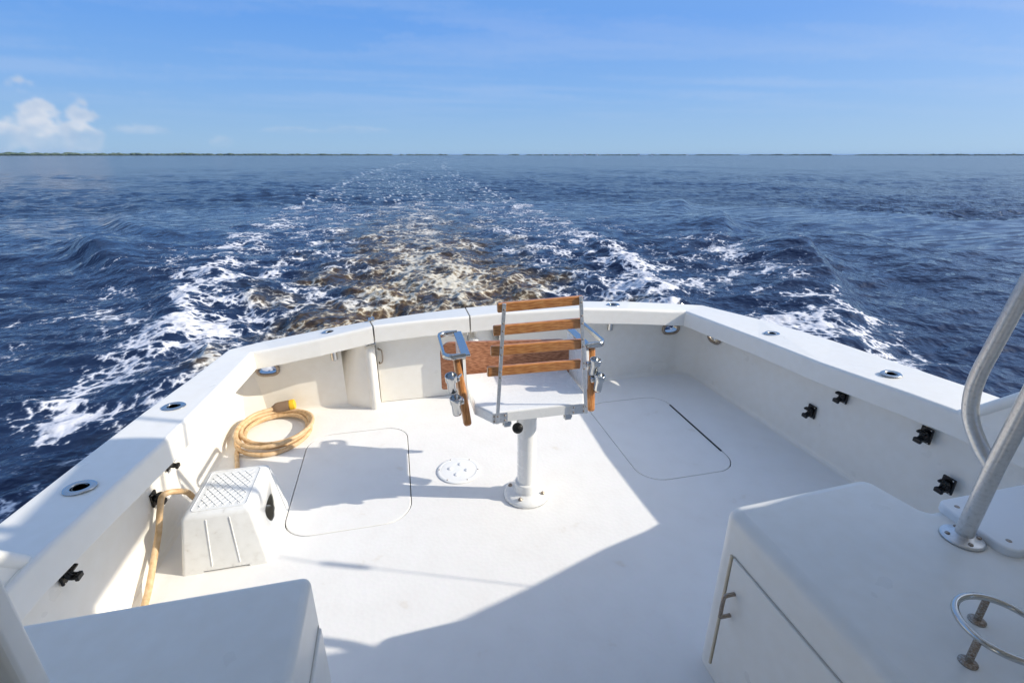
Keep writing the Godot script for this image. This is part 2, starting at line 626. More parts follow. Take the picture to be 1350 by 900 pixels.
func far_water_material() -> StandardMaterial3D:
	var r := noise(FastNoiseLite.TYPE_SIMPLEX, 0.012, 23, 6)
	r.fractal_gain = 0.55
	var im := r.get_seamless_image(1024, 1024)
	im.convert(Image.FORMAT_RGBA8)
	im.bump_map_to_normal_map(14.0)
	var m := mat(Color(1, 1, 1), 0.08)
	m.vertex_color_use_as_albedo = true
	m.normal_enabled = true
	m.normal_texture = tex(im)
	m.normal_scale = 1.0
	m.metallic_specular = 0.3
	return m

# rings of vertices round the boat, closer together near by
func water_patch(radii: PackedFloat32Array, az0: float, az1: float, cols: int, near: bool, flat := false) -> ArrayMesh:
	var rows := radii.size()
	var pos := PackedVector3Array()
	pos.resize(rows * cols)
	var nor := PackedVector3Array()
	nor.resize(rows * cols)
	var uv := PackedVector2Array()
	uv.resize(rows * cols)
	var col := PackedColorArray()
	if not near:
		col.resize(rows * cols)
	var deep := Color(0.0085, 0.0200, 0.0560)
	var foam_white := Color(0.60, 0.61, 0.62)   # bubbles, the same near and far
	var lace := noise(FastNoiseLite.TYPE_SIMPLEX, 1.0, 33, 4)
	for i in rows:
		var r := radii[i]
		var dr := (radii[mini(i + 1, rows - 1)] - radii[maxi(i - 1, 0)]) * 0.5
		var spacing := maxf(minf(dr, 40.0) * 0.55, r * (az1 - az0) / cols)
		sea_row(spacing)
		for j in cols:
			var a := az0 + (az1 - az0) * j / (cols - 1)
			var x := CAM.x + sin(a) * r
			var z := -cos(a) * r
			var y := 0.0
			if not flat and r < 1500.0:
				y = sea_height(x, z, spacing)
			var k := i * cols + j
			pos[k] = Vector3(x, WATER_Y + y, z)
			if near:
				uv[k] = Vector2((x - NEAR_X0) / NEAR, (NEAR_Z0 - z) / NEAR)
			else:
				uv[k] = Vector2(x / 11.0, z / 6.5)
				var c := deep
				if not flat and r < 700.0:
					var d := foam_density(x, z)
					if d.x > 0.02:
						var l := 0.5 + 0.5 * lace.get_noise_2d(x * 1.7, z * 0.5) + 0.35 * lace.get_noise_2d(x * 4.5 + 50.0, z * 1.6)
						var fo := smoothstep(0.0, 0.22, l - (0.92 - d.x * 0.95))
						c = foam_white if fo > 0.5 else deep   # bubbles or open water, nothing between
				col[k] = c
	for i in rows:
		for j in cols:
			var k := i * cols + j
			var e := pos[i * cols + mini(j + 1, cols - 1)] - pos[i * cols + maxi(j - 1, 0)]
			var f := pos[mini(i + 1, rows - 1) * cols + j] - pos[maxi(i - 1, 0) * cols + j]
			nor[k] = f.cross(e).normalized()
			if nor[k].y < 0.0:
				nor[k] = -nor[k]
	var idx := PackedInt32Array()
	idx.resize((rows - 1) * (cols - 1) * 6)
	var q := 0
	for i in rows - 1:
		for j in cols - 1:
			var k := i * cols + j
			idx[q] = k; idx[q + 1] = k + cols; idx[q + 2] = k + 1
			idx[q + 3] = k + 1; idx[q + 4] = k + cols; idx[q + 5] = k + cols + 1
			q += 6
	var arr := []
	arr.resize(Mesh.ARRAY_MAX)
	arr[Mesh.ARRAY_VERTEX] = pos
	arr[Mesh.ARRAY_NORMAL] = nor
	arr[Mesh.ARRAY_TEX_UV] = uv
	if not near:
		arr[Mesh.ARRAY_COLOR] = col
	arr[Mesh.ARRAY_INDEX] = idx
	var m := ArrayMesh.new()
	m.add_surface_from_arrays(Mesh.PRIMITIVE_TRIANGLES, arr)
	return m

func build_sea() -> void:
	sea_setup()
	var az0 := deg_to_rad(-62.0)
	var az1 := deg_to_rad(84.0)
	var near := PackedFloat32Array()
	for k in 470:
		near.append(1.0 / lerpf(1.0 / 2.6, 1.0 / 28.0, pow(k / 469.0, 0.86)))
	var far := PackedFloat32Array()
	for k in 170:
		far.append(1.0 / lerpf(1.0 / 28.0, 1.0 / 7000.0, pow(k / 169.0, 0.9)))
	far.append(30000.0)
	var w := part("water", water_patch(near, az0, az1, 1250, true), near_water_material(), self)
	w.set_meta("kind", "structure")
	var fm := far_water_material()
	w = part("water", water_patch(far, az0, az1, 900, false), fm, self)
	w.set_meta("kind", "structure")
	var rest := PackedFloat32Array()
	for k in 40:
		rest.append(1.0 / lerpf(1.0 / 2.6, 1.0 / 30000.0, k / 39.0))
	w = part("water", water_patch(rest, az1, az0 + TAU, 90, false, true), fm, self)
	w.set_meta("kind", "structure")

func build_shore() -> void:
	var rng := RandomNumberGenerator.new()
	rng.seed = 5
	var hn := noise(FastNoiseLite.TYPE_SIMPLEX, 0.02, 3, 4)
	# a low strip of land right across the horizon, with the wood that stands on it
	var land := MB.new()
	var rings := []
	var dist := func(a: float) -> float: return 2900.0 + 1500.0 * smoothstep(-35.0, 20.0, a) + 120.0 * sin(a * 0.21)
	var a := -70.0
	while a <= 90.0:
		var r: float = dist.call(a)
		var dir := Vector3(sin(deg_to_rad(a)), 0, -cos(deg_to_rad(a)))
		rings.append(PackedVector3Array([dir * (r - 20.0) + Vector3(0, -3, 0), dir * r + Vector3(0, 1.2, 0), dir * (r + 500.0) + Vector3(0, 3, 0), dir * (r + 500.0) + Vector3(0, -3, 0)]))
		a += 0.5
	land.loft(rings)
	var o := part("shoreline", land, mat(Color(0.33, 0.36, 0.27), 0.95), self)
	o.set_meta("kind", "structure")
	# crowns of the far wood
	var crown := MB.new()
	var ring0 := []
	for lv in [[0.5, 0.0], [0.95, 0.3], [1.0, 0.55], [0.7, 0.85], [0.25, 1.0]]:
		var ring := PackedVector3Array()
		for j in 7:
			var an := TAU * j / 7
			var rr: float = lv[0] * (0.85 + 0.3 * rng.randf())
			ring.append(Vector3(cos(an) * rr, lv[1] + 0.06 * rng.randf(), sin(an) * rr))
		ring0.append(ring)
	crown.loft(ring0)
	var mm := MultiMesh.new()
	mm.transform_format = MultiMesh.TRANSFORM_3D
	mm.use_colors = true
	mm.mesh = crown.mesh()
	var places := []
	a = -66.0
	while a < 86.0:
		var r: float = dist.call(a)
		var hh := lerpf(11.0, 8.0, smoothstep(-36.0, 12.0, a)) * (0.85 + 0.35 * hn.get_noise_1d(a * 40.0))
		if hn.get_noise_1d(a * 9.0 + 500.0) < -0.38 and a > 0.0:
			hh *= 0.45
		for k in 3:
			var rr := r + 20.0 + 45.0 * k + rng.randf() * 40.0
			var dir := Vector3(sin(deg_to_rad(a)), 0, -cos(deg_to_rad(a)))
			var wd := hh * (1.2 + 0.9 * rng.randf())
			places.append([Transform3D(Basis(Vector3.UP, rng.randf() * TAU).scaled(Vector3(wd, hh * (0.75 + 0.5 * rng.randf()), wd)), dir * rr + Vector3(0, 0.6, 0)), rng.randf()])
		a += 0.16 + 0.08 * rng.randf()
	mm.instance_count = places.size()
	for k in places.size():
		mm.set_instance_transform(k, places[k][0])
		mm.set_instance_color(k, Color(0.055, 0.085, 0.04).lerp(Color(0.10, 0.125, 0.065), places[k][1]))
	var wood := MultiMeshInstance3D.new()
	wood.name = "shore_wood"
	wood.multimesh = mm
	var wm := mat(Color(1, 1, 1), 0.95)
	wm.vertex_color_use_as_albedo = true
	wood.material_override = wm
	add_child(wood)
	tag(wood, "low dark green strip of trees along the far shore", "woods")
	wood.set_meta("kind", "stuff")
	# houses at the water's edge
	var wall := MB.new()
	wall.rbox(Vector3(22, 9, 12), 0.2, at(Vector3(0, 4.5, 0)), 1)
	var roof := MB.new()
	roof.loft([PackedVector3Array([Vector3(-12, 9.02, -7), Vector3(-12, 9.02, 7), Vector3(-12, 13, 0)]), PackedVector3Array([Vector3(12, 9.02, -7), Vector3(12, 9.02, 7), Vector3(12, 13, 0)])])
	var wall_mesh := wall.mesh()
	var roof_mesh := roof.mesh()
	var roofs := [mat(Color(0.75, 0.74, 0.72), 0.8), mat(Color(0.5, 0.42, 0.38), 0.8)]
	var paint := mat(Color(0.92, 0.91, 0.88), 0.7)
	for b in [16.4, 17.6, 19.3, 20.9, 22.2, 24.8, 26.6, 28.0, 31.5]:
		var r: float = dist.call(b) - 4.0
		var t := thing("house", "tiny white house on the far shore in front of the trees", "house", Vector3(sin(deg_to_rad(b)), 0, -cos(deg_to_rad(b))) * r, "white houses along the far shore")
		t.rotation.y = -deg_to_rad(b) + 0.4 * (rng.randf() - 0.5)
		var k := rng.randf_range(0.6, 1.0)
		t.scale = Vector3(k, k, k)
		part("wall", wall_mesh, paint, t)
		part("roof", roof_mesh, roofs[rng.randi() % 2], t)

# ------------------------------------------------------------------ sky
func make_sky() -> Sky:
	var w := 2048
	var h := 1024
	var data := PackedFloat32Array()
	data.resize(w * h * 3)
	var cum := noise(FastNoiseLite.TYPE_SIMPLEX, 0.30, 4, 5)
	var cir := noise(FastNoiseLite.TYPE_SIMPLEX, 0.035, 14, 5)
	cir.domain_warp_enabled = true
	cir.domain_warp_amplitude = 14.0
	cir.domain_warp_frequency = 0.02
	# colours of clear sky by elevation, linear
	var stops := [[0.0, Color(0.325, 0.500, 0.680)], [2.0, Color(0.285, 0.475, 0.715)], [6.0, Color(0.205, 0.415, 0.770)], [12.0, Color(0.122, 0.330, 0.775)], [20.0, Color(0.135, 0.325, 0.725)], [40.0, Color(0.205, 0.345, 0.640)], [90.0, Color(0.255, 0.360, 0.590)]]
	var sun_dir := -SUN_TOWARDS
	for j in h:
		var el := 90.0 - (j + 0.5) / h * 180.0
		var base: Color = stops[0][1]
		if el > 0.0:
			for s in range(stops.size() - 1):
				if el >= stops[s][0] and el <= stops[s + 1][0]:
					base = stops[s][1].lerp(stops[s + 1][1], (el - stops[s][0]) / (stops[s + 1][0] - stops[s][0]))
		for i in w:
			var k := (j * w + i) * 3
			var c := base
			if el > 0.0:
				var a := wrapf((i + 0.5) / w * 360.0, -180.0, 180.0)
				var ar := deg_to_rad(a)
				# paler towards the sun
				var cosine := sun_dir.dot(Vector3(sin(ar) * cos(deg_to_rad(el)), sin(deg_to_rad(el)), -cos(ar) * cos(deg_to_rad(el))))
				c += Color(0.80, 0.77, 0.70) * (0.062 / pow(1.5 - 1.42 * cosine, 1.5))
				# thin high cloud
				var q := 10.0 / maxf(sin(deg_to_rad(el)), 0.02)
				if el > 1.5:
					var e := cir.get_noise_3d(cos(ar) * q * 1.6, sin(ar) * q * 0.5, q * 0.05)
					var th := clampf((e + 0.25) * 0.24, 0.0, 0.15) * smoothstep(1.5, 7.0, el)
					c = c.lerp(Color(0.62, 0.68, 0.82), th)
				# heaped cloud low down
				if el < 16.0:
					var n1 := cum.get_noise_2d(a, el * 1.6)
					for cl in [[-28.4, 0.9, 1.9, 4.1, 0.9], [-25.9, 0.9, 1.5, 3.1, 0.8], [-31.4, 0.9, 2.6, 2.9, 0.85], [-22.0, 1.9, 2.2, 0.6, 0.35], [-36.5, 0.6, 3.0, 3.4, 0.8], [-9.5, 2.2, 4.0, 0.45, 0.22], [-3.0, 2.3, 4.5, 0.5, 0.2], [-16.0, 0.9, 1.2, 0.8, 0.22], [68.0, 0.6, 5.0, 2.4, 0.6], [84.0, 0.6, 7.0, 3.5, 0.7], [-58.0, 0.6, 7.0, 3.2, 0.7], [-90.0, 0.6, 9.0, 4.0, 0.7], [-140.0, 0.6, 12.0, 4.2, 0.7], [150.0, 0.6, 12.0, 3.6, 0.7], [115.0, 0.6, 9.0, 3.6, 0.7]]:
						var dx: float = (a - cl[0]) / cl[2]
						if absf(dx) > 1.6:
							continue
						var dy: float = (el - cl[1]) / cl[3]
						var rr := sqrt(dx * dx + (dy * dy if dy > 0.0 else dy * dy * 6.0)) + n1 * 0.55
						var dens: float = cl[4] * smoothstep(1.0, 0.70, rr)
						if dens > 0.0:
							var lit := clampf(0.45 + 0.35 * dy + n1 * 0.9, 0.0, 1.0)
							dens *= 0.42 + 0.58 * smoothstep(0.0, 0.55, dy + 0.4 * n1)
							c = c.lerp(Color(0.44, 0.54, 0.70).lerp(Color(0.76, 0.775, 0.82), lit), dens * 0.9)
			data[k] = c.r
			data[k + 1] = c.g
			data[k + 2] = c.b
	var im := Image.create_from_data(w, h, false, Image.FORMAT_RGBF, data.to_byte_array())
	var pm := PanoramaSkyMaterial.new()
	pm.panorama = tex(im)
	var sky := Sky.new()
	sky.sky_material = pm
	return sky

# ------------------------------------------------------------------ boat
const CAP_H := 0.14
# rod holders let into the gunwales: place, the way the tube points up, label
const HOLDERS := [
	[Vector3(-2.058, 0.688, -2.075), Vector3(0.10, 1, 0.05), "flush steel rod holder in the shaded gunwale beside the step stool"],
	[Vector3(-1.985, 0.663, -2.837), Vector3(0.10, 1, 0.05), "flush steel rod holder in the sunlit gunwale beside the coiled cord"],
	[Vector3(-1.245, 0.697, -3.85), Vector3(0.0, 1, 0.12), "flush steel rod holder in the transom between small door and sunlit corner"],
	[Vector3(1.165, 0.745, -3.90), Vector3(0.0, 1, 0.12), "flush steel rod holder in the transom between chair and shaded corner"],
	[Vector3(2.085, 0.713, -3.0), Vector3(-0.08, 1, 0.05), "flush steel rod holder above the rod clips, near the shaded stern corner"],
	[Vector3(2.165, 0.766, -2.10), Vector3(-0.10, 1, 0.05), "flush steel rod holder above the rod clips, nearest the ladder rail"]]
# hawse pipes through liner and hull: place, turn, label
const HAWSES := [
	[Vector3(-1.765, 0.400, -3.922), 0.0, "oval hawse pipe with bronze rim in the sunlit stern corner"],
	[Vector3(1.785, 0.466, -3.922), 0.0, "oval hawse pipe with bronze rim in the shaded transom corner"],
	[Vector3(2.030, 0.476, -3.60), PI / 2, "oval hawse pipe tucked under the gunwale on the rod clips' wall"]]

func oval(k: float, z: float) -> PackedVector3Array:
	var ring := PackedVector3Array()
	for j in 28:
		var an := TAU * j / 28
		ring.append(Vector3(signf(cos(an)) * pow(absf(cos(an)), 0.7) * 0.078 * k, signf(sin(an)) * pow(absf(sin(an)), 0.8) * 0.047 * k, z))
	return ring

# a moulding with real holes cut through it
func pierced(called: String, b: MB, bores: Array, parent: Node, label := "") -> void:
	var o := CSGCombiner3D.new()
	o.name = called
	parent.add_child(o, true)
	var body := CSGMesh3D.new()
	body.mesh = b.flat()
	o.add_child(body)
	for c in bores:
		var cut := CSGMesh3D.new()
		var cb := MB.new()
		if c is Array and c[1] is Vector3:
			var d: Vector3 = c[1].normalized()
			cb.tube([c[0] + d * 0.06, c[0] - d * 0.40], 0.0290, 20)
		else:
			cb.loft([oval(0.98, 0.10), oval(0.98, -0.45)])
			cut.transform = Transform3D(Basis(Vector3.UP, -c[1]), c[0])
		cut.mesh = cb.flat()
		cut.operation = CSGShape3D.OPERATION_SUBTRACTION
		o.add_child(cut)
	o.material_override = M.gelcoat
	if label:
		o.set_meta("label", label)


func cap_ring(i: Vector3, o: Vector3) -> PackedVector3Array:
	var n := Vector3(o.x - i.x, 0, o.z - i.z).normalized()
	var wide := Vector3(o.x - i.x, 0, o.z - i.z).length()
	var ring := PackedVector3Array()
	var r := 0.022
	ring.append(i + n * 0.03 + Vector3(0, -CAP_H, 0))
	ring.append(i + n * 0.008 + Vector3(0, -CAP_H, 0))
	ring.append(i + n * 0.002 + Vector3(0, -CAP_H + 0.002, 0))
	ring.append(i + Vector3(0, -CAP_H + 0.008, 0))
	ring.append(i + Vector3(0, -CAP_H + 0.02, 0))
	ring.append(i + Vector3(0, -r - 0.012, 0))
	for k in 6:
		var t := PI / 2 * k / 5
		ring.append(i + n * r * (1.0 - cos(t)) + Vector3(0, -r + r * sin(t), 0))
	ring.append(i + n * (r + 0.02) + Vector3(0, (o.y - i.y) * (r + 0.02) / wide, 0))
	ring.append(o - n * (r + 0.02) + Vector3(0, (i.y - o.y) * (r + 0.02) / wide, 0))
	for k in 6:
		var t := PI / 2 * k / 5
		ring.append(o - n * r * (1.0 - sin(t)) + Vector3(0, -r + r * cos(t), 0))
	ring.append(o + Vector3(0, -r - 0.012, 0))
	ring.append(o + Vector3(0, -CAP_H, 0))
	return ring

func cap_piece(st: Array) -> MB:
	var b := MB.new()
	var rings := []
	for s in st:
		rings.append(cap_ring(s[0], s[1]))
	b.loft(rings)
	return b

# inner liner wall following a plan line: a cove at the sole, then straight up
func liner(plan: Array, top: Array, inward: Array) -> MB:
	var b := MB.new()
	var rings := []
	for k in plan.size():
		var p: Vector2 = plan[k]
		var n: Vector2 = inward[k]
		var ring := PackedVector3Array()
		for l in [[0.035, -0.02], [0.035, 0.0], [0.017, 0.005], [0.005, 0.017], [0.0, 0.036], [0.0, 0.12]]:
			ring.append(Vector3(p.x + n.x * l[0], l[1], p.y + n.y * l[0]))
		ring.append(Vector3(p.x, top[k], p.y))
		ring.append(Vector3(p.x - n.x * 0.03, top[k], p.y - n.y * 0.03))
		ring.append(Vector3(p.x - n.x * 0.03, -0.02, p.y - n.y * 0.03))
		rings.append(ring)
	b.loft(rings)
	return b

func arc_plan(corner: Vector2, from: Vector2, to: Vector2, r: float) -> Array:
	var pts := []
	var c := round_poly([from, corner, to], [0.0, r, 0.0], 20)
	for k in range(1, c.size() - 1):
		pts.append(c[k])
	return pts

func inward_of(plan: Array) -> Array:
	var out := []
	for k in plan.size():
		var a: Vector2 = plan[maxi(k - 1, 0)]
		var b: Vector2 = plan[mini(k + 1, plan.size() - 1)]
		var d := (b - a).normalized()
		var n := Vector2(-d.y, d.x)
		if n.dot(Vector2(0.0, -1.9) - plan[k]) < 0.0:
			n = -n
		out.append(n)
	return out

func sd_rrect(p: Vector2, c: Vector2, h: Vector2, r: float) -> float:
	var q := (p - c).abs() - h + Vector2(r, r)
	return Vector2(maxf(q.x, 0), maxf(q.y, 0)).length() + minf(maxf(q.x, q.y), 0.0) - r

# the deck round one opening, out to a rectangle
func deck_cell(b: MB, lo: Vector2, hi: Vector2, c: Vector2, h: Vector2, r: float, depth: float) -> void:
	var angs := []
	for k in 120:
		angs.append(TAU * k / 120.0)
	for q in [lo, hi, Vector2(lo.x, hi.y), Vector2(hi.x, lo.y)]:
		angs.append(fposmod((q - c).angle(), TAU))
	angs.sort()
	var ring_in := PackedVector3Array()
	var ring_out := PackedVector3Array()
	for a in angs:
		var d := Vector2(cos(a), sin(a))
		var t0 := 0.0
		var t1 := 3.0
		for k in 30:
			var t := (t0 + t1) * 0.5
			if sd_rrect(c + d * t, c, h, r) < 0.0:
				t0 = t
			else:
				t1 = t
		ring_in.append(Vector3(c.x + d.x * t0, 0, c.y + d.y * t0))
		var tx := ((hi.x if d.x > 0 else lo.x) - c.x) / d.x if absf(d.x) > 1e-6 else 1e9
		var tz := ((hi.y if d.y > 0 else lo.y) - c.y) / d.y if absf(d.y) > 1e-6 else 1e9
		var t2 := minf(tx, tz)
		ring_out.append(Vector3(c.x + d.x * t2, 0, c.y + d.y * t2))
	var n := angs.size()
	var b0 := b.v.size()
	for k in n:
		b.add(ring_out[k])
		b.add(ring_in[k])
	var b1 := b.v.size()
	for k in n:
		b.add(ring_in[k])
		b.add(ring_in[k] + Vector3(0, -depth, 0))
	for k in n:
		var k2 := (k + 1) % n
		b.quad(b0 + 2 * k, b0 + 2 * k + 1, b0 + 2 * k2 + 1, b0 + 2 * k2)
		b.quad(b1 + 2 * k, b1 + 2 * k + 1, b1 + 2 * k2 + 1, b1 + 2 * k2)

func sheet(b: MB, x0: float, z0: float, x1: float, z1: float, y := 0.0) -> void:
	var a := b.add(Vector3(x0, y, z0))
	b.add(Vector3(x1, y, z0)); b.add(Vector3(x1, y, z1)); b.add(Vector3(x0, y, z1))
	b.quad(a, a + 3, a + 2, a + 1)

func build_boat() -> void:
	var boat := thing("fishing_boat", "white fibreglass fishing boat cockpit with wide gunwales and open deck", "boat")
	# ---- sole with its two hatches
	var dk := MB.new()
	var hat := [[Vector2(-1.078, -2.93), Vector2(0.36, 0.545)], [Vector2(1.14, -2.945), Vector2(0.355, 0.55)]]
	var lo := Vector2(-1.55, -3.55)
	var hi := Vector2(-0.55, -2.3)
	var lo2 := Vector2(0.65, -3.55)
	var hi2 := Vector2(1.65, -2.3)
	deck_cell(dk, lo, hi, hat[0][0], hat[0][1] + Vector2(0.006, 0.006), 0.17, 0.03)
	deck_cell(dk, lo2, hi2, hat[1][0], hat[1][1] + Vector2(0.006, 0.006), 0.17, 0.03)
	sheet(dk, -2.2, -3.99, 2.2, -3.55)
	sheet(dk, -2.2, -2.3, 2.2, 1.6)
	sheet(dk, -2.2, -3.55, -1.55, -2.3)
	sheet(dk, -0.55, -3.55, 0.65, -2.3)
	sheet(dk, 1.65, -3.55, 2.2, -2.3)
	for k in range(0, dk.f.size(), 3):
		var w := (dk.v[dk.f[k + 1]] - dk.v[dk.f[k]]).cross(dk.v[dk.f[k + 2]] - dk.v[dk.f[k]])
		if w.y < 0.0:
			var t := dk.f[k]
			dk.f[k] = dk.f[k + 1]
			dk.f[k + 1] = t
	part("deck", dk, M.deck, boat)
	var pan := MB.new()
	pan.rbox(Vector3(4.4, 0.04, 5.6), 0.005, at(Vector3(0, -0.0505, -1.19)), 1)
	part("deck_underside", pan, M.gap, boat)
	for k in 2:
		var c: Vector2 = hat[k][0]
		var h: Vector2 = hat[k][1]
		var lid := MB.new()
		lid.prism(rect(c.x - h.x, c.y - h.y, c.x + h.x, c.y + h.y, 0.165, 8), -0.029, 0.001, 0.005, 3)
		var o := part("deck_hatch", lid, M.deck, boat, "flush rounded hatch lid in shade beside the rod clips" if k == 1 else "flush rounded hatch lid crossed by the chair's shadow")
		if k == 1:
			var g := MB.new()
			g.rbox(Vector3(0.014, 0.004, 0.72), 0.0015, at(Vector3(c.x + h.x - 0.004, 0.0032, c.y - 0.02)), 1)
			part("slot_shade", g, M.dark, o)  # dark strip painted in for the shaded slot along the lid
	# ---- liner walls
	var pr := [Vector2(2.19, 0.9), Vector2(2.165, -1.2), Vector2(2.12, -2.05)]
	pr.append_array(arc_plan(Vector2(2.02, -3.93), Vector2(2.12, -2.05), Vector2(-0.146, -3.93), 0.2))
	pr.append(Vector2(-0.143, -3.93))
	var tr := []
	for p in pr:
		tr.append(0.66 if p.y > -3.5 else 0.66)
	pierced("side_wall", liner(pr, tr, inward_of(pr)), [HAWSES[1], HAWSES[2]], boat, "shaded cream inner wall with black rod clips")
	var pl := [Vector2(-0.923, -3.93), Vector2(-1.2, -3.93)]
	pl.append_array(arc_plan(Vector2(-2.02, -3.93), Vector2(-1.2, -3.93), Vector2(-2.05, -2.0), 0.2))
	pl.append(Vector2(-2.05, -2.0))
	pl.append(Vector2(-2.08, 0.9))
	var tl := []
	for p in pl:
		tl.append(0.54)
	pierced("side_wall", liner(pl, tl, inward_of(pl)), [HAWSES[0]], boat, "sunlit cream inner wall beside the coiled cord")
	# ---- gunwale caps: inner edge, outer edge
	var rs := [[Vector3(2.09, 0.80, -0.8), Vector3(2.48, 0.80, -0.8)], [Vector3(2.039, 0.78, -1.664), Vector3(2.434, 0.78, -1.771)], [Vector3(2.015, 0.772, -1.859), Vector3(2.415, 0.772, -1.988)], [Vector3(1.947, 0.74, -2.389), Vector3(2.397, 0.73, -2.741)], [Vector3(1.923, 0.71, -2.949), Vector3(2.26, 0.707, -3.376)], [Vector3(1.80, 0.69, -3.746), Vector3(2.07, 0.69, -3.885)]]
	pierced("gunwale", cap_piece(rs), [HOLDERS[4], HOLDERS[5]], boat, "broad white gunwale on the shaded side")
	var ts := [[Vector3(1.80, 0.69, -3.746), Vector3(2.07, 0.69, -3.885)], [Vector3(1.68, 0.70, -3.748), Vector3(1.80, 0.698, -3.985)], [Vector3(1.23, 0.748, -3.748), Vector3(1.405, 0.724, -4.05)], [Vector3(0.83, 0.782, -3.75), Vector3(0.957, 0.743, -4.10)], [Vector3(0.10, 0.785, -3.77), Vector3(0.165, 0.758, -4.12)], [Vector3(-0.140, 0.776, -3.77), Vector3(-0.132, 0.750, -4.12)]]
	pierced("transom_cap", cap_piece(ts), [HOLDERS[3]], boat)
	var tl2 := [[Vector3(-0.915, 0.758, -3.74), Vector3(-0.96, 0.712, -4.05)], [Vector3(-1.31, 0.702, -3.70), Vector3(-1.35, 0.688, -3.97)], [Vector3(-1.65, 0.66, -3.68), Vector3(-1.75, 0.660, -3.875)], [Vector3(-1.772, 0.648, -3.673), Vector3(-1.967, 0.65, -3.773)]]
	pierced("transom_cap", cap_piece(tl2), [HOLDERS[2]], boat)
	var ls := [[Vector3(-1.772, 0.648, -3.673), Vector3(-1.967, 0.65, -3.773)], [Vector3(-1.835, 0.66, -2.951), Vector3(-2.047, 0.655, -3.261)], [Vector3(-1.878, 0.67, -2.448), Vector3(-2.126, 0.665, -2.816)], [Vector3(-1.94, 0.685, -1.964), Vector3(-2.19, 0.68, -2.31)], [Vector3(-1.973, 0.70, -1.62), Vector3(-2.233, 0.695, -1.909)], [Vector3(-1.99, 0.72, -0.8), Vector3(-2.36, 0.72, -0.8)]]
	pierced("gunwale", cap_piece(ls), [HOLDERS[0], HOLDERS[1]], boat, "narrow white gunwale on the sunny side")
	# ---- hull outside
	var hull := MB.new()
	var hr := []
	for p in [Vector2(2.46, 0.9), Vector2(2.42, -1.7), Vector2(2.34, -2.7), Vector2(2.2, -3.4), Vector2(2.12, -3.84), Vector2(1.9, -4.01), Vector2(1.0, -4.07), Vector2(0, -4.10), Vector2(-1.0, -4.05), Vector2(-1.8, -3.99), Vector2(-2.06, -3.86), Vector2(-2.12, -3.2), Vector2(-2.18, -2.3), Vector2(-2.28, -1.5), Vector2(-2.34, 0.9)]:
		var n := Vector3(p.x, 0, p.y + 1.8).normalized()
		var q := Vector3(p.x, 0, p.y)
		hr.append(PackedVector3Array([q + Vector3(0, 0.50, 0), q + Vector3(0, -0.75, 0) - n * 0.06, q + Vector3(0, -0.75, 0) - n * 0.08, q + Vector3(0, 0.50, 0) - n * 0.02]))
	hull.loft(hr)
	pierced("hull", hull, HAWSES, boat)
	# ---- boarding door in the transom
	var door := MB.new()
	var dp := [Vector2(-0.152, -3.93), Vector2(-0.917, -3.93)]
	door.loft(liner_rings(dp, [0.64, 0.64]))
	var d := part("transom_door", door, M.gelcoat, boat, "small door in the transom with a wire handle")
	var dc := [[Vector3(-0.152, 0.775, -3.77), Vector3(-0.144, 0.749, -4.12)], [Vector3(-0.52, 0.772, -3.76), Vector3(-0.54, 0.735, -4.09)], [Vector3(-0.903, 0.760, -3.742), Vector3(-0.948, 0.713, -4.052)]]
	part("door_cap", cap_piece(dc), M.gelcoat, d)
	var hd := MB.new()
	hd.tube(smooth_path([Vector3(-0.90, 0.50, -3.93), Vector3(-0.895, 0.505, -3.90), Vector3(-0.872, 0.49, -3.895), Vector3(-0.872, 0.40, -3.895), Vector3(-0.897, 0.375, -3.90), Vector3(-0.9, 0.378, -3.93)], 4), 0.006, 6)
	part("handle", hd, M.rusty, d)
	var lt := MB.new()
	lt.rbox(Vector3(0.06, 0.05, 0.02), 0.006, at(Vector3(-0.22, 0.585, -3.922)))
	lt.tube([Vector3(-0.26, 0.585, -3.905), Vector3(-0.18, 0.585, -3.905)], 0.008, 8)
	part("latch", lt, M.steel, d)
	var hg := MB.new()
	hg.rbox(Vector3(0.05, 0.012, 0.06), 0.004, at(Vector3(-0.935, 0.735, -4.0), Vector3(0.15, 0, 0.06)))
	hg.tube([Vector3(-0.927, 0.745, -4.03), Vector3(-0.927, 0.752, -3.96)], 0.008, 8)
	part("hinge", hg, M.steel, d)
	# posts either side of the door: a wedge and a round nose
	for s in [[-1.2, -1.0, -0.925], [0.13, -0.07, -0.143]]:
		var post := MB.new()
		post.prism(PackedVector2Array([Vector2(s[0], -3.932), Vector2(s[1], -3.84), Vector2(s[1] + (s[2] - s[1]) * 0.4, -3.838), Vector2(s[1] + (s[2] - s[1]) * 0.4, -3.934)]), -0.01, 0.66 if s[0] > 0 else 0.61, 0.0)
		part("door_post", post, M.gelcoat, boat)
		var nose := MB.new()
		var xc: float = (s[1] + s[2]) * 0.5
		nose.lathe([Vector2(0.042, -0.01), Vector2(0.042, 0.53), Vector2(0.038, 0.55), Vector2(0.024, 0.56), Vector2(0.0, 0.562)], at(Vector3(xc, 0, -3.846)), 24)
		part("door_post", nose, M.gelcoat, boat)
	# scupper cover
	var sc := MB.new()
	sc.prism(round_poly([Vector2(1.64, -0.012), Vector2(1.79, -0.012), Vector2(1.79, -0.13), Vector2(1.64, -0.13)], [0.003, 0.003, 0.03, 0.03], 5), 0.0, 0.006, 0.002, 2, Transform3D(Basis(Vector3(1, 0, 0), Vector3(0, 0, 1), Vector3(0, -1, 0)), Vector3(0, 0, -3.9305)))
	part("scupper_cover", sc, M.gelcoat, boat)
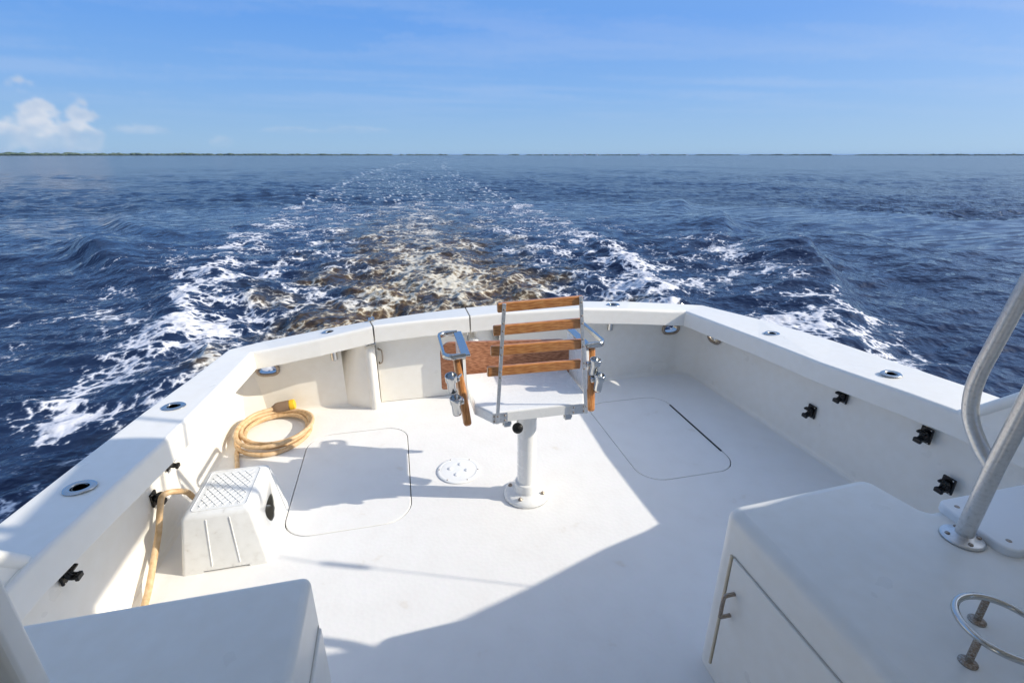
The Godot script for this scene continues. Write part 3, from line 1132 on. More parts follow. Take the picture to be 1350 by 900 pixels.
	# ---- raked wings between gunwale and flying bridge
	for sx in [1.0, -1.0]:
		var x := 2.075 if sx > 0 else -2.02
		var prof := [Vector2(0.72, -1.66), Vector2(0.81, -1.555), Vector2(0.98, -1.395), Vector2(1.24, -1.112), Vector2(1.458, -0.895), Vector2(1.60, -0.79), Vector2(1.736, -0.725), Vector2(2.17, -0.54), Vector2(2.62, -0.42), Vector2(2.62, 0.9), Vector2(0.72, 0.9)]
		if sx < 0:
			prof[0] = Vector2(0.66, -1.66)
			prof[1] = Vector2(0.80, -1.54)
			prof[2] = Vector2(1.0, -1.36)
			prof[10] = Vector2(0.66, 0.9)
		var wing := MB.new()
		var ra := PackedVector3Array()
		var rb := PackedVector3Array()
		for q in prof:
			ra.append(Vector3(x - 0.025, q.x, q.y))
			rb.append(Vector3(x + 0.025, q.x, q.y))
		wing.loft([ra, rb])
		part("bridge_wing", wing, M.gelcoat, boat)
		var rim := MB.new()
		var pts := []
		for k in 9:
			pts.append(Vector3(x, prof[k].x + 0.004, prof[k].y - 0.004))
		rim.tube(pts, 0.034, 10)
		part("wing_rim", rim, M.gelcoat, boat)
	# ---- flying bridge overhead with the ladder well cut out of it
	var over := CSGCombiner3D.new()
	over.name = "bridge_overhang"
	boat.add_child(over, true)
	var slab := CSGPolygon3D.new()
	var plan := [Vector2(2.17, -1.34), Vector2(1.5, -1.52), Vector2(0, -1.60), Vector2(-1.5, -1.52), Vector2(-2.10, -1.34), Vector2(-2.10, 1.6), Vector2(2.17, 1.6)]
	slab.polygon = round_poly(plan, [0.22, 0.8, 1.0, 0.8, 0.22, 0.05, 0.05], 6)
	slab.depth = 0.08
	slab.transform = Transform3D(Basis(Vector3.RIGHT, PI / 2), Vector3(0, 2.59, 0))
	over.add_child(slab)
	var well := CSGBox3D.new()
	well.size = Vector3(0.86, 0.8, 0.72)
	well.position = Vector3(0.90, 2.6, -0.98)
	well.operation = CSGShape3D.OPERATION_SUBTRACTION
	over.add_child(well)
	over.material_override = M.gelcoat
	# outrigger pole standing on the right wing
	var og := MB.new()
	og.tube([Vector3(2.17, 1.22, -1.10), Vector3(2.17, 1.76, -1.20), Vector3(2.17, 1.77, -1.20), Vector3(2.17, 1.90, -1.22), Vector3(2.17, 1.91, -1.22), Vector3(2.20, 2.35, -1.33), Vector3(2.22, 2.36, -1.36), Vector3(2.3, 4.6, -1.8)], [0.003, 0.003, 0.016, 0.016, 0.004, 0.004, 0.016, 0.012], 10)
	part("outrigger_pole", og, M.alu, boat)
	# cabin bulkhead behind the viewer, with its door opening closed by the door
	var bh := MB.new()
	bh.rbox(Vector3(4.3, 2.75, 0.08), 0.02, at(Vector3(0, 1.345, 1.3)))
	part("cabin_bulkhead", bh, M.gelcoat, boat)
	var pn := MB.new()
	pn.rbox(Vector3(0.76, 1.86, 0.05), 0.012, at(Vector3(-1.685, 1.70, -0.72)))
	part("bridge_support", pn, M.gelcoat, boat)

func liner_rings(plan: Array, top: Array) -> Array:
	var rings := []
	var inw := inward_of(plan)
	for k in plan.size():
		var p: Vector2 = plan[k]
		var n: Vector2 = inw[k]
		rings.append(PackedVector3Array([Vector3(p.x, 0.006, p.y), Vector3(p.x, top[k], p.y), Vector3(p.x, top[k], p.y - n.y * 0.03), Vector3(p.x, 0.006, p.y - n.y * 0.03)]))
	return rings

func build_fittings() -> void:
	for h in HOLDERS:
		var t := thing("rod_holder", h[2], "rod holder", h[0], "flush rod holders in the gunwales")
		var flange := MB.new()
		var turn := Transform3D(Basis.from_scale(Vector3(1.15, 1, 0.95)), Vector3.ZERO)
		flange.lathe([Vector2(0.030, 0.002), Vector2(0.054, 0.002), Vector2(0.054, 0.004), Vector2(0.049, 0.009), Vector2(0.036, 0.010), Vector2(0.030, 0.006), Vector2(0.030, 0.002)], turn, 28)
		part("flange", flange, M.steel, t)
		# open steel tube, closed at its foot
		var pipe := MB.new()
		pipe.lathe([Vector2(0.0, -0.25), Vector2(0.018, -0.25), Vector2(0.0275, -0.24), Vector2(0.0275, 0.003), Vector2(0.0245, 0.003), Vector2(0.0245, -0.235), Vector2(0.0, -0.24)], along(Vector3.ZERO, h[1]), 20)
		part("tube", pipe, M.steel, t)
	# oval hawse pipes
	for h in HAWSES:
		var t := thing("hawse_pipe", h[2], "hawse pipe", h[0])
		t.rotation.y = -h[1]
		var rim := MB.new()
		rim.tube(Array(oval(1.0, 0.004)), 0.014, 8, true)
		part("rim", rim, M.rusty, t)
		var sleeve := MB.new()
		sleeve.loft([oval(0.97, 0.006), oval(0.97, -0.07), oval(0.91, -0.07), oval(0.91, 0.006)], true, false, true)
		part("sleeve", sleeve, M.steel, t)
	# black rod clips: on the right wall
	for c in [[Vector3(2.090, 0.310, -2.50), "black plastic rod clip low on the shaded wall, nearest the stern"], [Vector3(2.095, 0.530, -2.30), "black plastic rod clip just under the shaded wall's gunwale, nearer the stern"], [Vector3(2.109, 0.550, -1.775), "black plastic rod clip just under the shaded wall's gunwale, nearer the ladder"], [Vector3(2.113, 0.345, -1.60), "black plastic rod clip low on the shaded wall above the cabinet corner"]]:
		rod_clip(c[0], -1.0, c[1])
	for c in [[Vector3(-2.04, 0.300, -2.50), "black rod clip beside the step stool with the yellow cord hung through it"], [Vector3(-2.03, 0.385, -2.70), "black clip half hidden under the gunwale between step stool and coiled cord"], [Vector3(-2.045, 0.475, -1.82), "black clip half hidden under the gunwale beside the plain cabinet"]]:
		rod_clip(c[0], 1.0, c[1])
	# inspection plate
	var ip := thing("inspection_plate", "round white screw-in inspection plate in the deck", "deck plate", Vector3(-0.39, 0.001, -2.80))
	var disc := MB.new()
	disc.lathe([Vector2(0.0, 0.0), Vector2(0.146, 0.0), Vector2(0.146, 0.004), Vector2(0.138, 0.009), Vector2(0.122, 0.010), Vector2(0.1195, 0.006), Vector2(0.117, 0.010), Vector2(0.0, 0.011)], Transform3D.IDENTITY, 48)
	part("disc", disc, M.poly, ip)
	for k in 4:
		var an := TAU * k / 4 + 0.35
		var fh := MB.new()
		fh.lathe([Vector2(0.0, 0.0), Vector2(0.019, 0.0), Vector2(0.018, 0.004), Vector2(0.010, 0.008), Vector2(0.0, 0.009)], at(Vector3(cos(an) * 0.058, 0.009, sin(an) * 0.058)), 14)
		part("finger_grip", fh, M.poly, ip)
	for k in 6:
		var an := TAU * k / 6 + 0.2
		var s := MB.new()
		s.lathe([Vector2(0.0, 0.0), Vector2(0.0055, 0.0), Vector2(0.004, 0.003), Vector2(0.0, 0.004)], at(Vector3(cos(an) * 0.131, 0.0088, sin(an) * 0.131)), 8)
		part("screw", s, M.rusty, ip)

func rod_clip(p: Vector3, s: float, label: String) -> void:
	var t := thing("rod_clip", label, "rod clip", p, "black rod clips on the cockpit walls")
	t.scale = Vector3(0.88, 0.88, 0.88) if s < 0.0 else Vector3(0.76, 0.76, 0.76)
	var plate := MB.new()
	plate.rbox(Vector3(0.014, 0.105, 0.075), 0.004, at(Vector3(s * 0.004, 0, 0)))
	part("plate", plate, M.black, t)
	var jaw := MB.new()
	# an open C seen from above the rod
	var outer := []
	for k in range(13):
		var an := lerpf(-2.2, 2.2, k / 12.0)
		outer.append(Vector3(s * (0.045 - 0.028 * cos(an)), 0.028 * sin(an), 0))
	jaw.tube(outer, 0.0095, 8)
	for z in [-0.016, 0.016]:
		var o2 := []
		for q in outer:
			o2.append(q + Vector3(0, 0, z))
		jaw.tube(o2, 0.0095, 8)
	part("jaw", jaw, M.black, t)
	var strap := MB.new()
	strap.rbox(Vector3(0.02, 0.03, 0.05), 0.006, at(Vector3(s * 0.062, -0.032, 0)))
	part("strap", strap, M.black, t)
	for y in [-0.043, 0.043]:
		var sc := MB.new()
		sc.lathe([Vector2(0.0, 0.0), Vector2(0.006, 0.0), Vector2(0.004, 0.003), Vector2(0.0, 0.0035)], along(Vector3(s * 0.011, y, 0.026), Vector3(s, 0, 0)), 8)
		part("screw", sc, M.steel, t)

func build_cabinets() -> void:
	# right: an L-shaped cabinet whose fore part runs out to the wall
	var t := thing("tackle_cabinet", "white moulded cabinet with hinged door, ladder rail and steel ring on top", "cabinet")
	var plan := [Vector2(0.445, -1.275), Vector2(1.115, -1.305), Vector2(1.155, -1.085), Vector2(2.13, -1.10), Vector2(2.13, 0.5), Vector2(0.445, 0.5)]
	var b := MB.new()
	b.prism(round_poly(plan, [0.06, 0.06, 0.03, 0.06, 0.06, 0.06], 6), 0.001, 0.78, 0.045, 6)
	part("body", b, M.gelcoat, t)
	# door on the inboard face, its gap shade painted by a grey plate behind
	var dr := MB.new()
	dr.rbox(Vector3(0.012, 0.57, 0.62), 0.004, at(Vector3(0.4410, 0.338, -0.862)))
	var door := part("door", dr, M.gelcoat, t)
	var gap_shade := MB.new()
	gap_shade.rbox(Vector3(0.004, 0.578, 0.630), 0.001, at(Vector3(0.4435, 0.338, -0.862)), 1)
	part("gap_shade", gap_shade, M.seam, door)
	var jamb := MB.new()
	jamb.tube([Vector3(0.441, 0.06, -1.186), Vector3(0.441, 0.622, -1.186)], 0.006, 8)
	part("hinge", jamb, M.strip, door)
	var hd := MB.new()
	hd.tube(smooth_path([Vector3(0.44, 0.495, -1.13), Vector3(0.405, 0.495, -1.13), Vector3(0.392, 0.482, -1.13), Vector3(0.392, 0.405, -1.13), Vector3(0.397, 0.392, -1.13), Vector3(0.44, 0.39, -1.13)], 4), 0.0075, 8)
	part("handle", hd, M.rusty, door)
	# left cabinet
	var l := thing("tackle_cabinet", "plain white moulded cabinet in shade beside the step stool", "cabinet")
	var lb := MB.new()
	lb.prism(rect(-2.0, -1.28, -1.012, 0.5, 0.03), 0.001, 0.78, 0.022, 5)
	part("body", lb, M.gelcoat, l)
	var ld := MB.new()
	ld.rbox(Vector3(0.012, 0.55, 1.0), 0.004, at(Vector3(-1.008, 0.32, -0.74)))
	var ldoor := part("door", ld, M.gelcoat, l)
	var lgap_shade := MB.new()
	lgap_shade.rbox(Vector3(0.003, 0.562, 1.012), 0.001, at(Vector3(-1.0115, 0.32, -0.74)), 1)
	part("gap_shade", lgap_shade, M.seam, ldoor)  # grey edge round the door colours in the shade of its gap
	# cutting board screwed to the right cabinet
	var cb := thing("cutting_board", "thick white plastic cutting board on the cabinet behind the ladder foot", "cutting board", Vector3(0, 0.7805, 0))
	var bb := MB.new()
	bb.prism(round_poly([Vector2(1.19, -1.09), Vector2(1.75, -1.09), Vector2(1.75, -0.83), Vector2(1.175, -0.83)], 0.045, 6), 0.0, 0.028, 0.008, 4)
	part("board", bb, M.poly, cb)
	for p in [Vector2(1.235, -1.045), Vector2(1.225, -0.875), Vector2(1.70, -1.045), Vector2(1.70, -0.875)]:
		var s := MB.new()
		s.lathe([Vector2(0.0, 0.0), Vector2(0.009, 0.0), Vector2(0.008, 0.0015), Vector2(0.0, 0.002)], at(Vector3(p.x, 0.0278, p.y)), 10)
		part("screw", s, M.rusty, cb)
	# ladder: upright tube and the bent grab rail that leaves it
	var ld2 := thing("ladder_rail", "bent aluminium tube ladder rail with round bolted foot on a white cabinet", "ladder", Vector3(1.126, 0.781, -0.94))
	var foot := MB.new()
	foot.lathe([Vector2(0.0, 0.0), Vector2(0.062, 0.0), Vector2(0.062, 0.006), Vector2(0.056, 0.011), Vector2(0.034, 0.013), Vector2(0.030, 0.022), Vector2(0.0, 0.022)], Transform3D.IDENTITY, 32)
	var ft := part("foot", foot, M.alu, ld2)
	for k in 4:
		var an := TAU * k / 4 + 0.5
		var s := MB.new()
		s.lathe([Vector2(0.0, 0.0), Vector2(0.008, 0.0), Vector2(0.007, 0.004), Vector2(0.0, 0.005)], at(Vector3(cos(an) * 0.045, 0.0115, sin(an) * 0.045)), 10)
		part("bolt", s, M.rusty, ft)
	var up := MB.new()
	up.tube([Vector3(0, 0.01, 0), Vector3(0, 0.30, 0.008), Vector3(0.0, 1.0, 0.05), Vector3(0.0, 1.84, 0.11)], 0.026, 20)
	part("upright", up, M.alu, ld2)
	var rail := MB.new()
	var rp := []
	for p in [Vector3(1.126, 1.065, -0.935), Vector3(1.126, 1.114, -0.985), Vector3(1.126, 1.186, -1.036), Vector3(1.126, 1.263, -1.058), Vector3(1.126, 1.347, -1.060), Vector3(1.126, 1.438, -1.050), Vector3(1.126, 1.60, -1.031), Vector3(1.126, 2.0, -0.985), Vector3(1.126, 2.62, -0.91)]:
		rp.append(p - Vector3(1.126, 0.781, -0.94))
	rail.tube(smooth_path(rp, 6), 0.0225, 18)
	part("grab_rail", rail, M.alu, ld2)
	# steel ring on two posts
	var rg := thing("ring_holder", "polished steel ring standing on two posts on a white cabinet", "ring holder", Vector3(0.775, 0.7805, -0.605))
	var ring := []
	for k in 40:
		var an := TAU * k / 40
		ring.append(Vector3(cos(an) * 0.098, 0.085, sin(an) * 0.098))
	var rb := MB.new()
	rb.tube(ring, 0.009, 12, true)
	part("ring", rb, M.steel, rg)
	for an in [3.05, -0.95]:
		var c := Vector3(cos(an) * 0.098, 0, sin(an) * 0.098)
		var p := MB.new()
		p.tube([c + Vector3(0, 0.004, 0), c + Vector3(0, 0.082, 0)], 0.0085, 12)
		var po := part("post", p, M.rusty, rg)
		var fl := MB.new()
		fl.lathe([Vector2(0.0, 0.0), Vector2(0.021, 0.0), Vector2(0.021, 0.003), Vector2(0.015, 0.007), Vector2(0.0, 0.009)], at(c), 18)
		part("post_foot", fl, M.rusty, po)

func build_chair() -> void:
	var t := thing("fighting_chair", "teak and aluminium fishing chair on a white pedestal in mid deck", "chair", Vector3(-0.005, 0, -2.46))
	var L := func(p: Vector3) -> Vector3: return p - Vector3(-0.005, 0, -2.46)
	var base := MB.new()
	base.lathe([Vector2(0.0, 0.0), Vector2(0.142, 0.0), Vector2(0.142, 0.012), Vector2(0.136, 0.022), Vector2(0.118, 0.034), Vector2(0.08, 0.040), Vector2(0.073, 0.046), Vector2(0.073, 0.098), Vector2(0.069, 0.106), Vector2(0.0, 0.106)], Transform3D.IDENTITY, 48)
	var bs := part("base", base, M.white, t)
	for k in 4:
		var an := TAU * k / 4 + 0.6
		var s := MB.new()
		s.lathe([Vector2(0.0, 0.0), Vector2(0.014, 0.0), Vector2(0.014, 0.006), Vector2(0.008, 0.008), Vector2(0.008, 0.014), Vector2(0.0, 0.015)], at(Vector3(cos(an) * 0.108, 0.0355, sin(an) * 0.108)), 6)
		part("bolt", s, M.rusty, bs)
	var post := MB.new()
	post.lathe([Vector2(0.057, 0.10), Vector2(0.057, 0.58), Vector2(0.075, 0.60), Vector2(0.075, 0.618)], Transform3D.IDENTITY, 40)
	part("pedestal", post, M.white, t)
	var arm := MB.new()
	arm.tube([L.call(Vector3(-0.075, 0.60, -2.40)), L.call(Vector3(-0.087, 0.565, -2.37))], 0.006, 8)
	var kn := part("brake_lever", arm, M.steel, t)
	var knob := MB.new()
	knob.lathe([Vector2(0.0, -0.016), Vector2(0.022, -0.014), Vector2(0.031, -0.006), Vector2(0.031, 0.006), Vector2(0.022, 0.014), Vector2(0.0, 0.016)], along(L.call(Vector3(-0.089, 0.552, -2.352)), Vector3(-0.1, 0.35, 1)), 20)
	part("knob", knob, M.black, kn)
	# seat pan
	var seat := MB.new()
	var sp := [Vector2(-0.235, 0.14), Vector2(0.300, 0.14), Vector2(0.345, 0.02), Vector2(0.355, -0.40), Vector2(-0.325, -0.40), Vector2(-0.315, 0.02)]
	seat.prism(round_poly(sp, 0.02, 4), 0.622, 0.685, 0.012, 4)
	part("seat", seat, M.white, t)
	# angle plates on the back corners of the seat, with their screws
	for s in [[-0.222, -1.0], [0.287, 1.0]]:
		var pl := MB.new()
		pl.rbox(Vector3(0.085, 0.062, 0.008), 0.003, at(Vector3(s[0] - s[1] * 0.03, 0.652, 0.146)))
		var po := part("corner_plate", pl, M.alu, t)
		for y in [0.637, 0.667]:
			for dx in [0.055, -0.005]:
				var sc := MB.new()
				sc.lathe([Vector2(0.0, 0.0), Vector2(0.006, 0.0), Vector2(0.004, 0.003), Vector2(0.0, 0.0035)], along(Vector3(s[0] - s[1] * dx, y, 0.1500), Vector3(0, 0, 1)), 8)
				part("screw", sc, M.rusty, po)
		var lug := MB.new()
		lug.rbox(Vector3(0.04, 0.05, 0.03), 0.006, at(Vector3(s[0] - s[1] * 0.075, 0.6, 0.11)))
		lug.tube([Vector3(s[0] - s[1] * 0.10, 0.592, 0.11), Vector3(s[0] - s[1] * 0.05, 0.592, 0.11)], 0.010, 10)
		part("footrest_lug", lug, M.steel, t)
	# back: two flat uprights leaning a little, four slats on their fore side
	var ups := [[Vector3(-0.212, 0.625, 0.158), Vector3(-0.176, 1.318, 0.195)], [Vector3(0.305, 0.625, 0.158), Vector3(0.222, 1.33, 0.195)]]
	for u in ups:
		var d: Vector3 = u[1] - u[0]
		var bar := MB.new()
		var y := d.normalized()
		var zz := Vector3(0, 0, 1)
		zz = (zz - y * zz.dot(y)).normalized()
		bar.rbox(Vector3(0.020, d.length(), 0.009), 0.003, Transform3D(Basis(y.cross(zz), y, zz), (u[0] + u[1]) * 0.5))
		var po := part("back_upright", bar, M.alu, t)
		for q in [0.07, 0.41, 0.46, 0.60, 0.66, 0.79, 0.85, 0.955]:
			var sc := MB.new()
			sc.lathe([Vector2(0.0, 0.0), Vector2(0.0058, 0.0), Vector2(0.004, 0.003), Vector2(0.0, 0.0035)], along(u[0] + d * q + zz * 0.0044, zz), 8)
			part("screw", sc, M.rusty, po)
	for s in [[1.293, 1.305, -0.209, 0.240, 0.050], [1.172, 1.178, -0.230, 0.246, 0.055], [1.060, 1.058, -0.243, 0.250, 0.058], [0.943, 0.938, -0.262, 0.254, 0.056]]:
		var yl: float = s[0]
		var yr: float = s[1]
		var sl := MB.new()
		var k := ((yl + yr) * 0.5 - 0.625) / 0.7
		var zc := 0.158 + 0.037 * k - 0.0045 - 0.0125
		var c := Vector3((s[2] + s[3]) * 0.5, (yl + yr) * 0.5, zc)
		var cent := MB.new()
		cent.rbox(Vector3(s[3] - s[2], s[4], 0.024), 0.008, Transform3D.IDENTITY, 3)
		var o := part("back_slat", cent, M.teak, t)
		o.position = c
		o.rotation = Vector3(0.05, 0, atan2(yr - yl, s[3] - s[2]))
	# arms
	for sx in [-1.0, 1.0]:
		var x0 := -0.345 if sx < 0 else 0.375
		var bar := MB.new()
		bar.rbox(Vector3(0.052, 0.014, 0.40), 0.005, at(Vector3(x0 - 0.002 * sx, 0.955, -0.255)), 2)
		var ar := part("arm_plate", bar, M.steel, t)
		var loop := MB.new()
		var lp := []
		for q in round_poly([Vector2(x0, -0.06), Vector2(x0 + sx * 0.118, -0.06), Vector2(x0 + sx * 0.118, -0.45), Vector2(x0, -0.45)], [0.0, 0.05, 0.05, 0.0], 6):
			lp.append(Vector3(q.x, 0.952, q.y))
		# flat bar bent into a loop
		var rings := []
		for k in lp.size():
			var a: Vector3 = lp[maxi(k - 1, 0)]
			var c: Vector3 = lp[mini(k + 1, lp.size() - 1)]
			var d := (c - a).normalized()
			var n := Vector3(-d.z, 0, d.x)
			var p: Vector3 = lp[k]
			rings.append(PackedVector3Array([p + n * 0.007 + Vector3(0, 0.016, 0), p - n * 0.007 + Vector3(0, 0.016, 0), p - n * 0.009, p - n * 0.007 - Vector3(0, 0.016, 0), p + n * 0.007 - Vector3(0, 0.016, 0), p + n * 0.009]))
		loop.loft(rings)
		part("arm_loop", loop, M.steel, ar)
		# white cheek between seat and arm
		var ck := MB.new()
		var r0 := PackedVector3Array()
		var r1 := PackedVector3Array()
		for q in [Vector2(0.63, 0.0), Vector2(0.63, -0.36), Vector2(0.948, -0.42), Vector2(0.948, -0.07)]:
			r0.append(Vector3(x0 + sx * 0.010 * 0.0, q.x, q.y))
			r1.append(Vector3(x0 + sx * 0.016, q.x, q.y))
		ck.loft([r0, r1])
		part("arm_cheek", ck, M.white, t)
		# teak arm post outside it
		var tp := MB.new()
		var top := Vector3(x0 + sx * 0.046, 0.942, -0.115)
		var bot := Vector3(x0 - sx * 0.008 + sx * 0.02, 0.555, 0.02)
		var y := (top - bot).normalized()
		var xx := Vector3(1, 0, 0)
		xx = (xx - y * xx.dot(y)).normalized()
		tp.rbox(Vector3(0.046, (top - bot).length(), 0.07), 0.018, Transform3D.IDENTITY, 3)
		var po := part("arm_post", tp, M.teak_upright, t)
		po.transform = Transform3D(Basis(xx, y, xx.cross(y)), (top + bot) * 0.5)
		# rod cups
		for c in ([[Vector3(-0.438, 0.835, 0.03), 0.2], [Vector3(-0.420, 0.705, 0.05), 0.1]] if sx < 0 else [[Vector3(0.405, 0.835, 0.0), 0.15], [Vector3(0.425, 0.745, 0.03), 0.1]]):
			var cup := MB.new()
			var xf := at(c[0], Vector3(c[1], 0, -sx * 0.06))
			cup.lathe([Vector2(0.0, -0.055), Vector2(0.024, -0.055), Vector2(0.026, -0.04), Vector2(0.026, 0.010), Vector2(0.032, 0.016), Vector2(0.034, 0.050), Vector2(0.032, 0.055), Vector2(0.027, 0.055), Vector2(0.026, 0.02), Vector2(0.0, 0.018)], xf, 22)
			var co := part("rod_cup", cup, M.steel, t)
			var br := MB.new()
			br.tube([c[0] + Vector3(-sx * 0.02, 0.01, -0.005), Vector3(x0 + sx * 0.035, c[0].y + 0.02, c[0].z - 0.06)], 0.009, 8)
			br.lathe([Vector2(0.0, -0.008), Vector2(0.018, -0.008), Vector2(0.018, 0.008), Vector2(0.0, 0.008)], along(c[0] + Vector3(-sx * 0.036, 0.018, -0.012), Vector3(1, 0, 0)), 12)
			part("cup_bracket", br, M.steel, co)
	# board standing before the seat, turned a little
	var bd := MB.new()
	bd.prism(round_poly([Vector2(-0.425, -0.16), Vector2(0.425, -0.16), Vector2(0.425, 0.16), Vector2(-0.425, 0.16)], [0.015, 0.015, 0.07, 0.07], 6), -0.014, 0.014, 0.004, 2, Transform3D(Basis(Vector3(1, 0, 0), Vector3(0, 0, 1), Vector3(0, 1, 0)), Vector3.ZERO))
	var fb := part("footrest", bd, M.worn, t, "weathered brown teak board fixed before the seat")
	fb.transform = Transform3D(Basis(Vector3.UP, -0.155) * Basis(Vector3.RIGHT, -0.10), Vector3(-0.035, 0.715, -0.43))

func build_loose() -> void:
	# ---- step stool: sloping sides, a raised diamond tread, hand hole through the side
	var st := thing("step_stool", "white plastic step stool with diamond tread and oval hand hole", "step stool", Vector3(-1.665, 0, -2.47))
	var b := CSGCombiner3D.new()
	b.name = "body"
	st.add_child(b, true)
	var hx := 0.212
	var hz := 0.245
	var tx := 0.162
	var tz := 0.205
	var H := 0.325
	var shell := MB.new()
	var rings := []
	for l in [[0.0, 0.0], [0.93, 0.0], [0.965, 0.006], [0.99, 0.016], [1.0, 0.030]]:
		var kx: float = lerpf(hx, tx, l[0]) - l[1]
		var kz: float = lerpf(hz, tz, l[0]) - l[1]
		var ring := PackedVector3Array()
		for q in rect(-kx, -kz, kx, kz, 0.022, 4):
			ring.append(Vector3(q.x, H * l[0], q.y))
		rings.append(ring)
	shell.loft(rings)
	var cm := CSGMesh3D.new()
	cm.mesh = shell.mesh()
	b.add_child(cm)
	var inner := MB.new()
	var rin := []
	for l in [[-0.05, 0.012], [0.955, 0.012]]:
		var kx: float = lerpf(hx, tx, l[0]) - l[1]
		var kz: float = lerpf(hz, tz, l[0]) - l[1]
		var ring := PackedVector3Array()
		for q in rect(-kx, -kz, kx, kz, 0.015, 3):
			ring.append(Vector3(q.x, H * l[0], q.y))
		rin.append(ring)
	inner.loft(rin)
	var ci := CSGMesh3D.new()
	ci.mesh = inner.mesh()
	ci.operation = CSGShape3D.OPERATION_SUBTRACTION
	b.add_child(ci)
	# hand holes in the two short sides and the notches at the foot
	var hole := MB.new()
	var ra := PackedVector3Array()
	var rb := PackedVector3Array()
	for k in 28:
		var an := TAU * k / 28
		var zz := cos(an) * 0.088
		var yy := 0.165 + sin(an) * 0.062 + 0.012 * cos(2 * an)
		ra.append(Vector3(0.1, yy, zz))
		rb.append(Vector3(0.3, yy, zz))
	hole.loft([ra, rb])
	var ch := CSGMesh3D.new()
	ch.mesh = hole.mesh()
	ch.operation = CSGShape3D.OPERATION_SUBTRACTION
	b.add_child(ch)
	for q in [Vector3(0, 0.0, hz), Vector3(0, 0.0, -hz)]:
		var cb := CSGBox3D.new()
		cb.size = Vector3(0.22, 0.022, 0.1)
		cb.position = q
		cb.operation = CSGShape3D.OPERATION_SUBTRACTION
		b.add_child(cb)
	b.material_override = M.plastic
	# grooves of the moulded panels on the near side, stood off as ribs
	for x in [-0.055, 0.062]:
		var rib := MB.new()
		var p0 := Vector3(x * 1.12, 0.035, lerpf(hz, tz, 0.035 / H) + 0.0005)
		var p1 := Vector3(x * 0.92, 0.298, lerpf(hz, tz, 0.298 / H) + 0.0005)
		rib.tube([p0, p1], 0.0030, 6)
		part("rib", rib, M.plastic, st)
	# tread: a frame and crossing bars of diamonds
	var fr := MB.new()
	var fx := 0.128
	var fz := 0.168
	var loop := []
	for q in rect(-fx, -fz, fx, fz, 0.02, 4):
		loop.append(Vector3(q.x, H + 0.0005, q.y))
	fr.tube(loop, 0.0028, 6, true)
	part("tread_frame", fr, M.plastic, st)
	var n := 0
	for s in [-1.0, 1.0]:
		var k := -0.30
		while k <= 0.301:
			# bar along (1, s) through z offset k, cut to the frame
			var e := []
			for xx in [-0.105, 0.105]:
				e.append(Vector2(xx, k + s * xx * 1.25))
			var a: Vector2 = e[0]
			var c: Vector2 = e[1]
			var cut := Geometry2D.intersect_polyline_with_polygon(PackedVector2Array([a, c]), PackedVector2Array([Vector2(-0.105, -0.145), Vector2(0.105, -0.145), Vector2(0.105, 0.145), Vector2(-0.105, 0.145)]))
			for line in cut:
				if line[0].distance_to(line[1]) > 0.03:
					var bar := MB.new()
					bar.tube([Vector3(line[0].x, H + 0.0004 + 0.0003 * s, line[0].y), Vector3(line[1].x, H + 0.0004 + 0.0003 * s, line[1].y)], 0.0030, 6)
					part("tread_bar", bar, M.plastic, st)
					n += 1
			k += 0.046
	# ---- yellow shore cord: coil, tail behind the stool, up through the clip and down to the sole
	var cd := thing("power_cord", "coiled tan shore power cord with yellow end, trailing behind the step stool", "power cord", Vector3(-1.695, 0, -3.575))
	var O := Vector3(-1.695, 0, -3.575)
	var pts := []
	var rng := RandomNumberGenerator.new()
	rng.seed = 12
	# start at the plug
	pts.append(Vector3(-1.74, 0.088, -3.84) - O)
	var turns := 4
	for k in range(turns * 10 + 4):
		var q := k / 10.0
		var an := -1.75 - TAU * q
		var rx := 0.240 + 0.022 * sin(q * 2.1) + 0.010 * sin(q * 5.3)
		var rz := 0.262 + 0.022 * cos(q * 1.7) + 0.010 * sin(q * 4.1)
		var y := 0.090 - 0.020 * q + 0.008 * sin(an * 2.0 + q)
		pts.append(Vector3(cos(an) * rx + 0.02 * sin(q * 1.3), maxf(y, 0.018), sin(an) * rz + 0.02 * cos(q * 1.9)))
	# leaves the coil forward, past the stool to the wall clip, then down
	for p in [Vector3(-1.905, 0.018, -3.33), Vector3(-1.86, 0.018, -3.17), Vector3(-1.83, 0.021, -3.02), Vector3(-1.86, 0.021, -2.90), Vector3(-1.93, 0.05, -2.78), Vector3(-1.925, 0.16, -2.66), Vector3(-1.925, 0.265, -2.58), Vector3(-1.985, 0.318, -2.50), Vector3(-1.992, 0.27, -2.44), Vector3(-1.993, 0.18, -2.37), Vector3(-1.99, 0.10, -2.26), Vector3(-1.97, 0.035, -2.10), Vector3(-1.95, 0.021, -1.95), Vector3(-1.92, 0.021, -1.70), Vector3(-1.9, 0.021, -1.40)]:
		pts.append(p - O)
	var cable := MB.new()
	cable.tube(smooth_path(pts, 5), 0.0155, 10)
	part("cable", cable, M.cord, cd)
	var plug := MB.new()
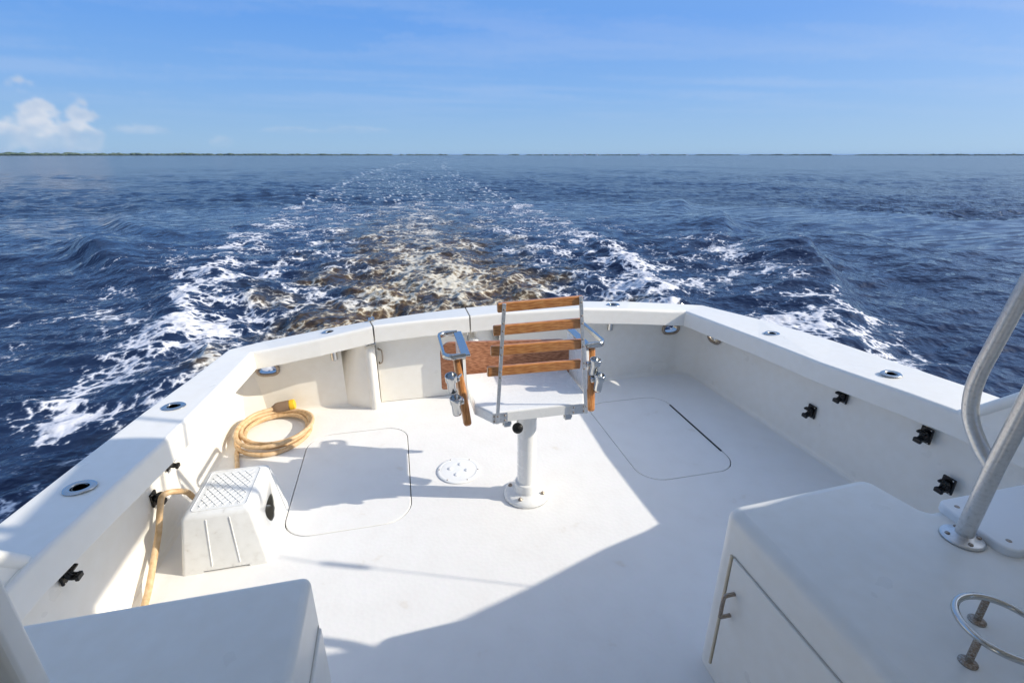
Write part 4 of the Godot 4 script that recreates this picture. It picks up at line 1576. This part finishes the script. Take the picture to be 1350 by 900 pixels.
	var px := along(Vector3(-1.735, 0.092, -3.842) - O, Vector3(1, 0.12, -0.03))
	plug.lathe([Vector2(0.0, -0.03), Vector2(0.022, -0.03), Vector2(0.026, -0.02), Vector2(0.040, 0.0), Vector2(0.043, 0.02), Vector2(0.043, 0.10), Vector2(0.038, 0.105), Vector2(0.0, 0.106)], px, 22)
	var po := part("connector", plug, M.plug, cd)
	var ycap := MB.new()
	ycap.lathe([Vector2(0.0, 0.1055), Vector2(0.040, 0.1055), Vector2(0.043, 0.112), Vector2(0.041, 0.142), Vector2(0.034, 0.146), Vector2(0.0, 0.147)], px, 22)
	part("end_cap", ycap, M.yellow, po)

# ------------------------------------------------------------------ scene
func _ready() -> void:
	var cam := Camera3D.new()
	cam.name = "camera"
	add_child(cam)
	cam.position = CAM
	cam.rotation = Vector3(-atan(245.5 / 645.0), deg_to_rad(-13.0), 0)
	cam.rotate_object_local(Vector3(0, 0, 1), deg_to_rad(0.0))
	cam.fov = rad_to_deg(2.0 * atan(450.0 / 645.0))
	cam.near = 0.05
	cam.far = 60000.0
	var env := Environment.new()
	env.background_mode = Environment.BG_SKY
	env.sky = make_sky()
	env.background_energy_multiplier = 1.0
	env.tonemap_mode = Environment.TONE_MAPPER_LINEAR
	env.tonemap_exposure = 1.06
	env.fog_enabled = true
	env.fog_density = 0.00004
	env.fog_light_color = Color(0.62, 0.78, 1.0)
	env.sdfgi_enabled = true
	env.ssao_enabled = true
	env.ssil_enabled = true
	var we := WorldEnvironment.new()
	we.environment = env
	add_child(we)
	var sun := DirectionalLight3D.new()
	sun.name = "sun"
	sun.light_energy = 1.4
	sun.light_color = Color(1.0, 0.962, 0.893)
	sun.light_angular_distance = 0.53
	sun.shadow_enabled = true
	sun.look_at_from_position(Vector3.ZERO, SUN_TOWARDS, Vector3.UP)
	add_child(sun)
	make_materials()
	print("materials ", Time.get_ticks_msec())
	build_sea()
	print("sea ", Time.get_ticks_msec())
	build_shore()
	build_boat()
	build_fittings()
	build_cabinets()
	build_chair()
	build_loose()
	print("done ", Time.get_ticks_msec())
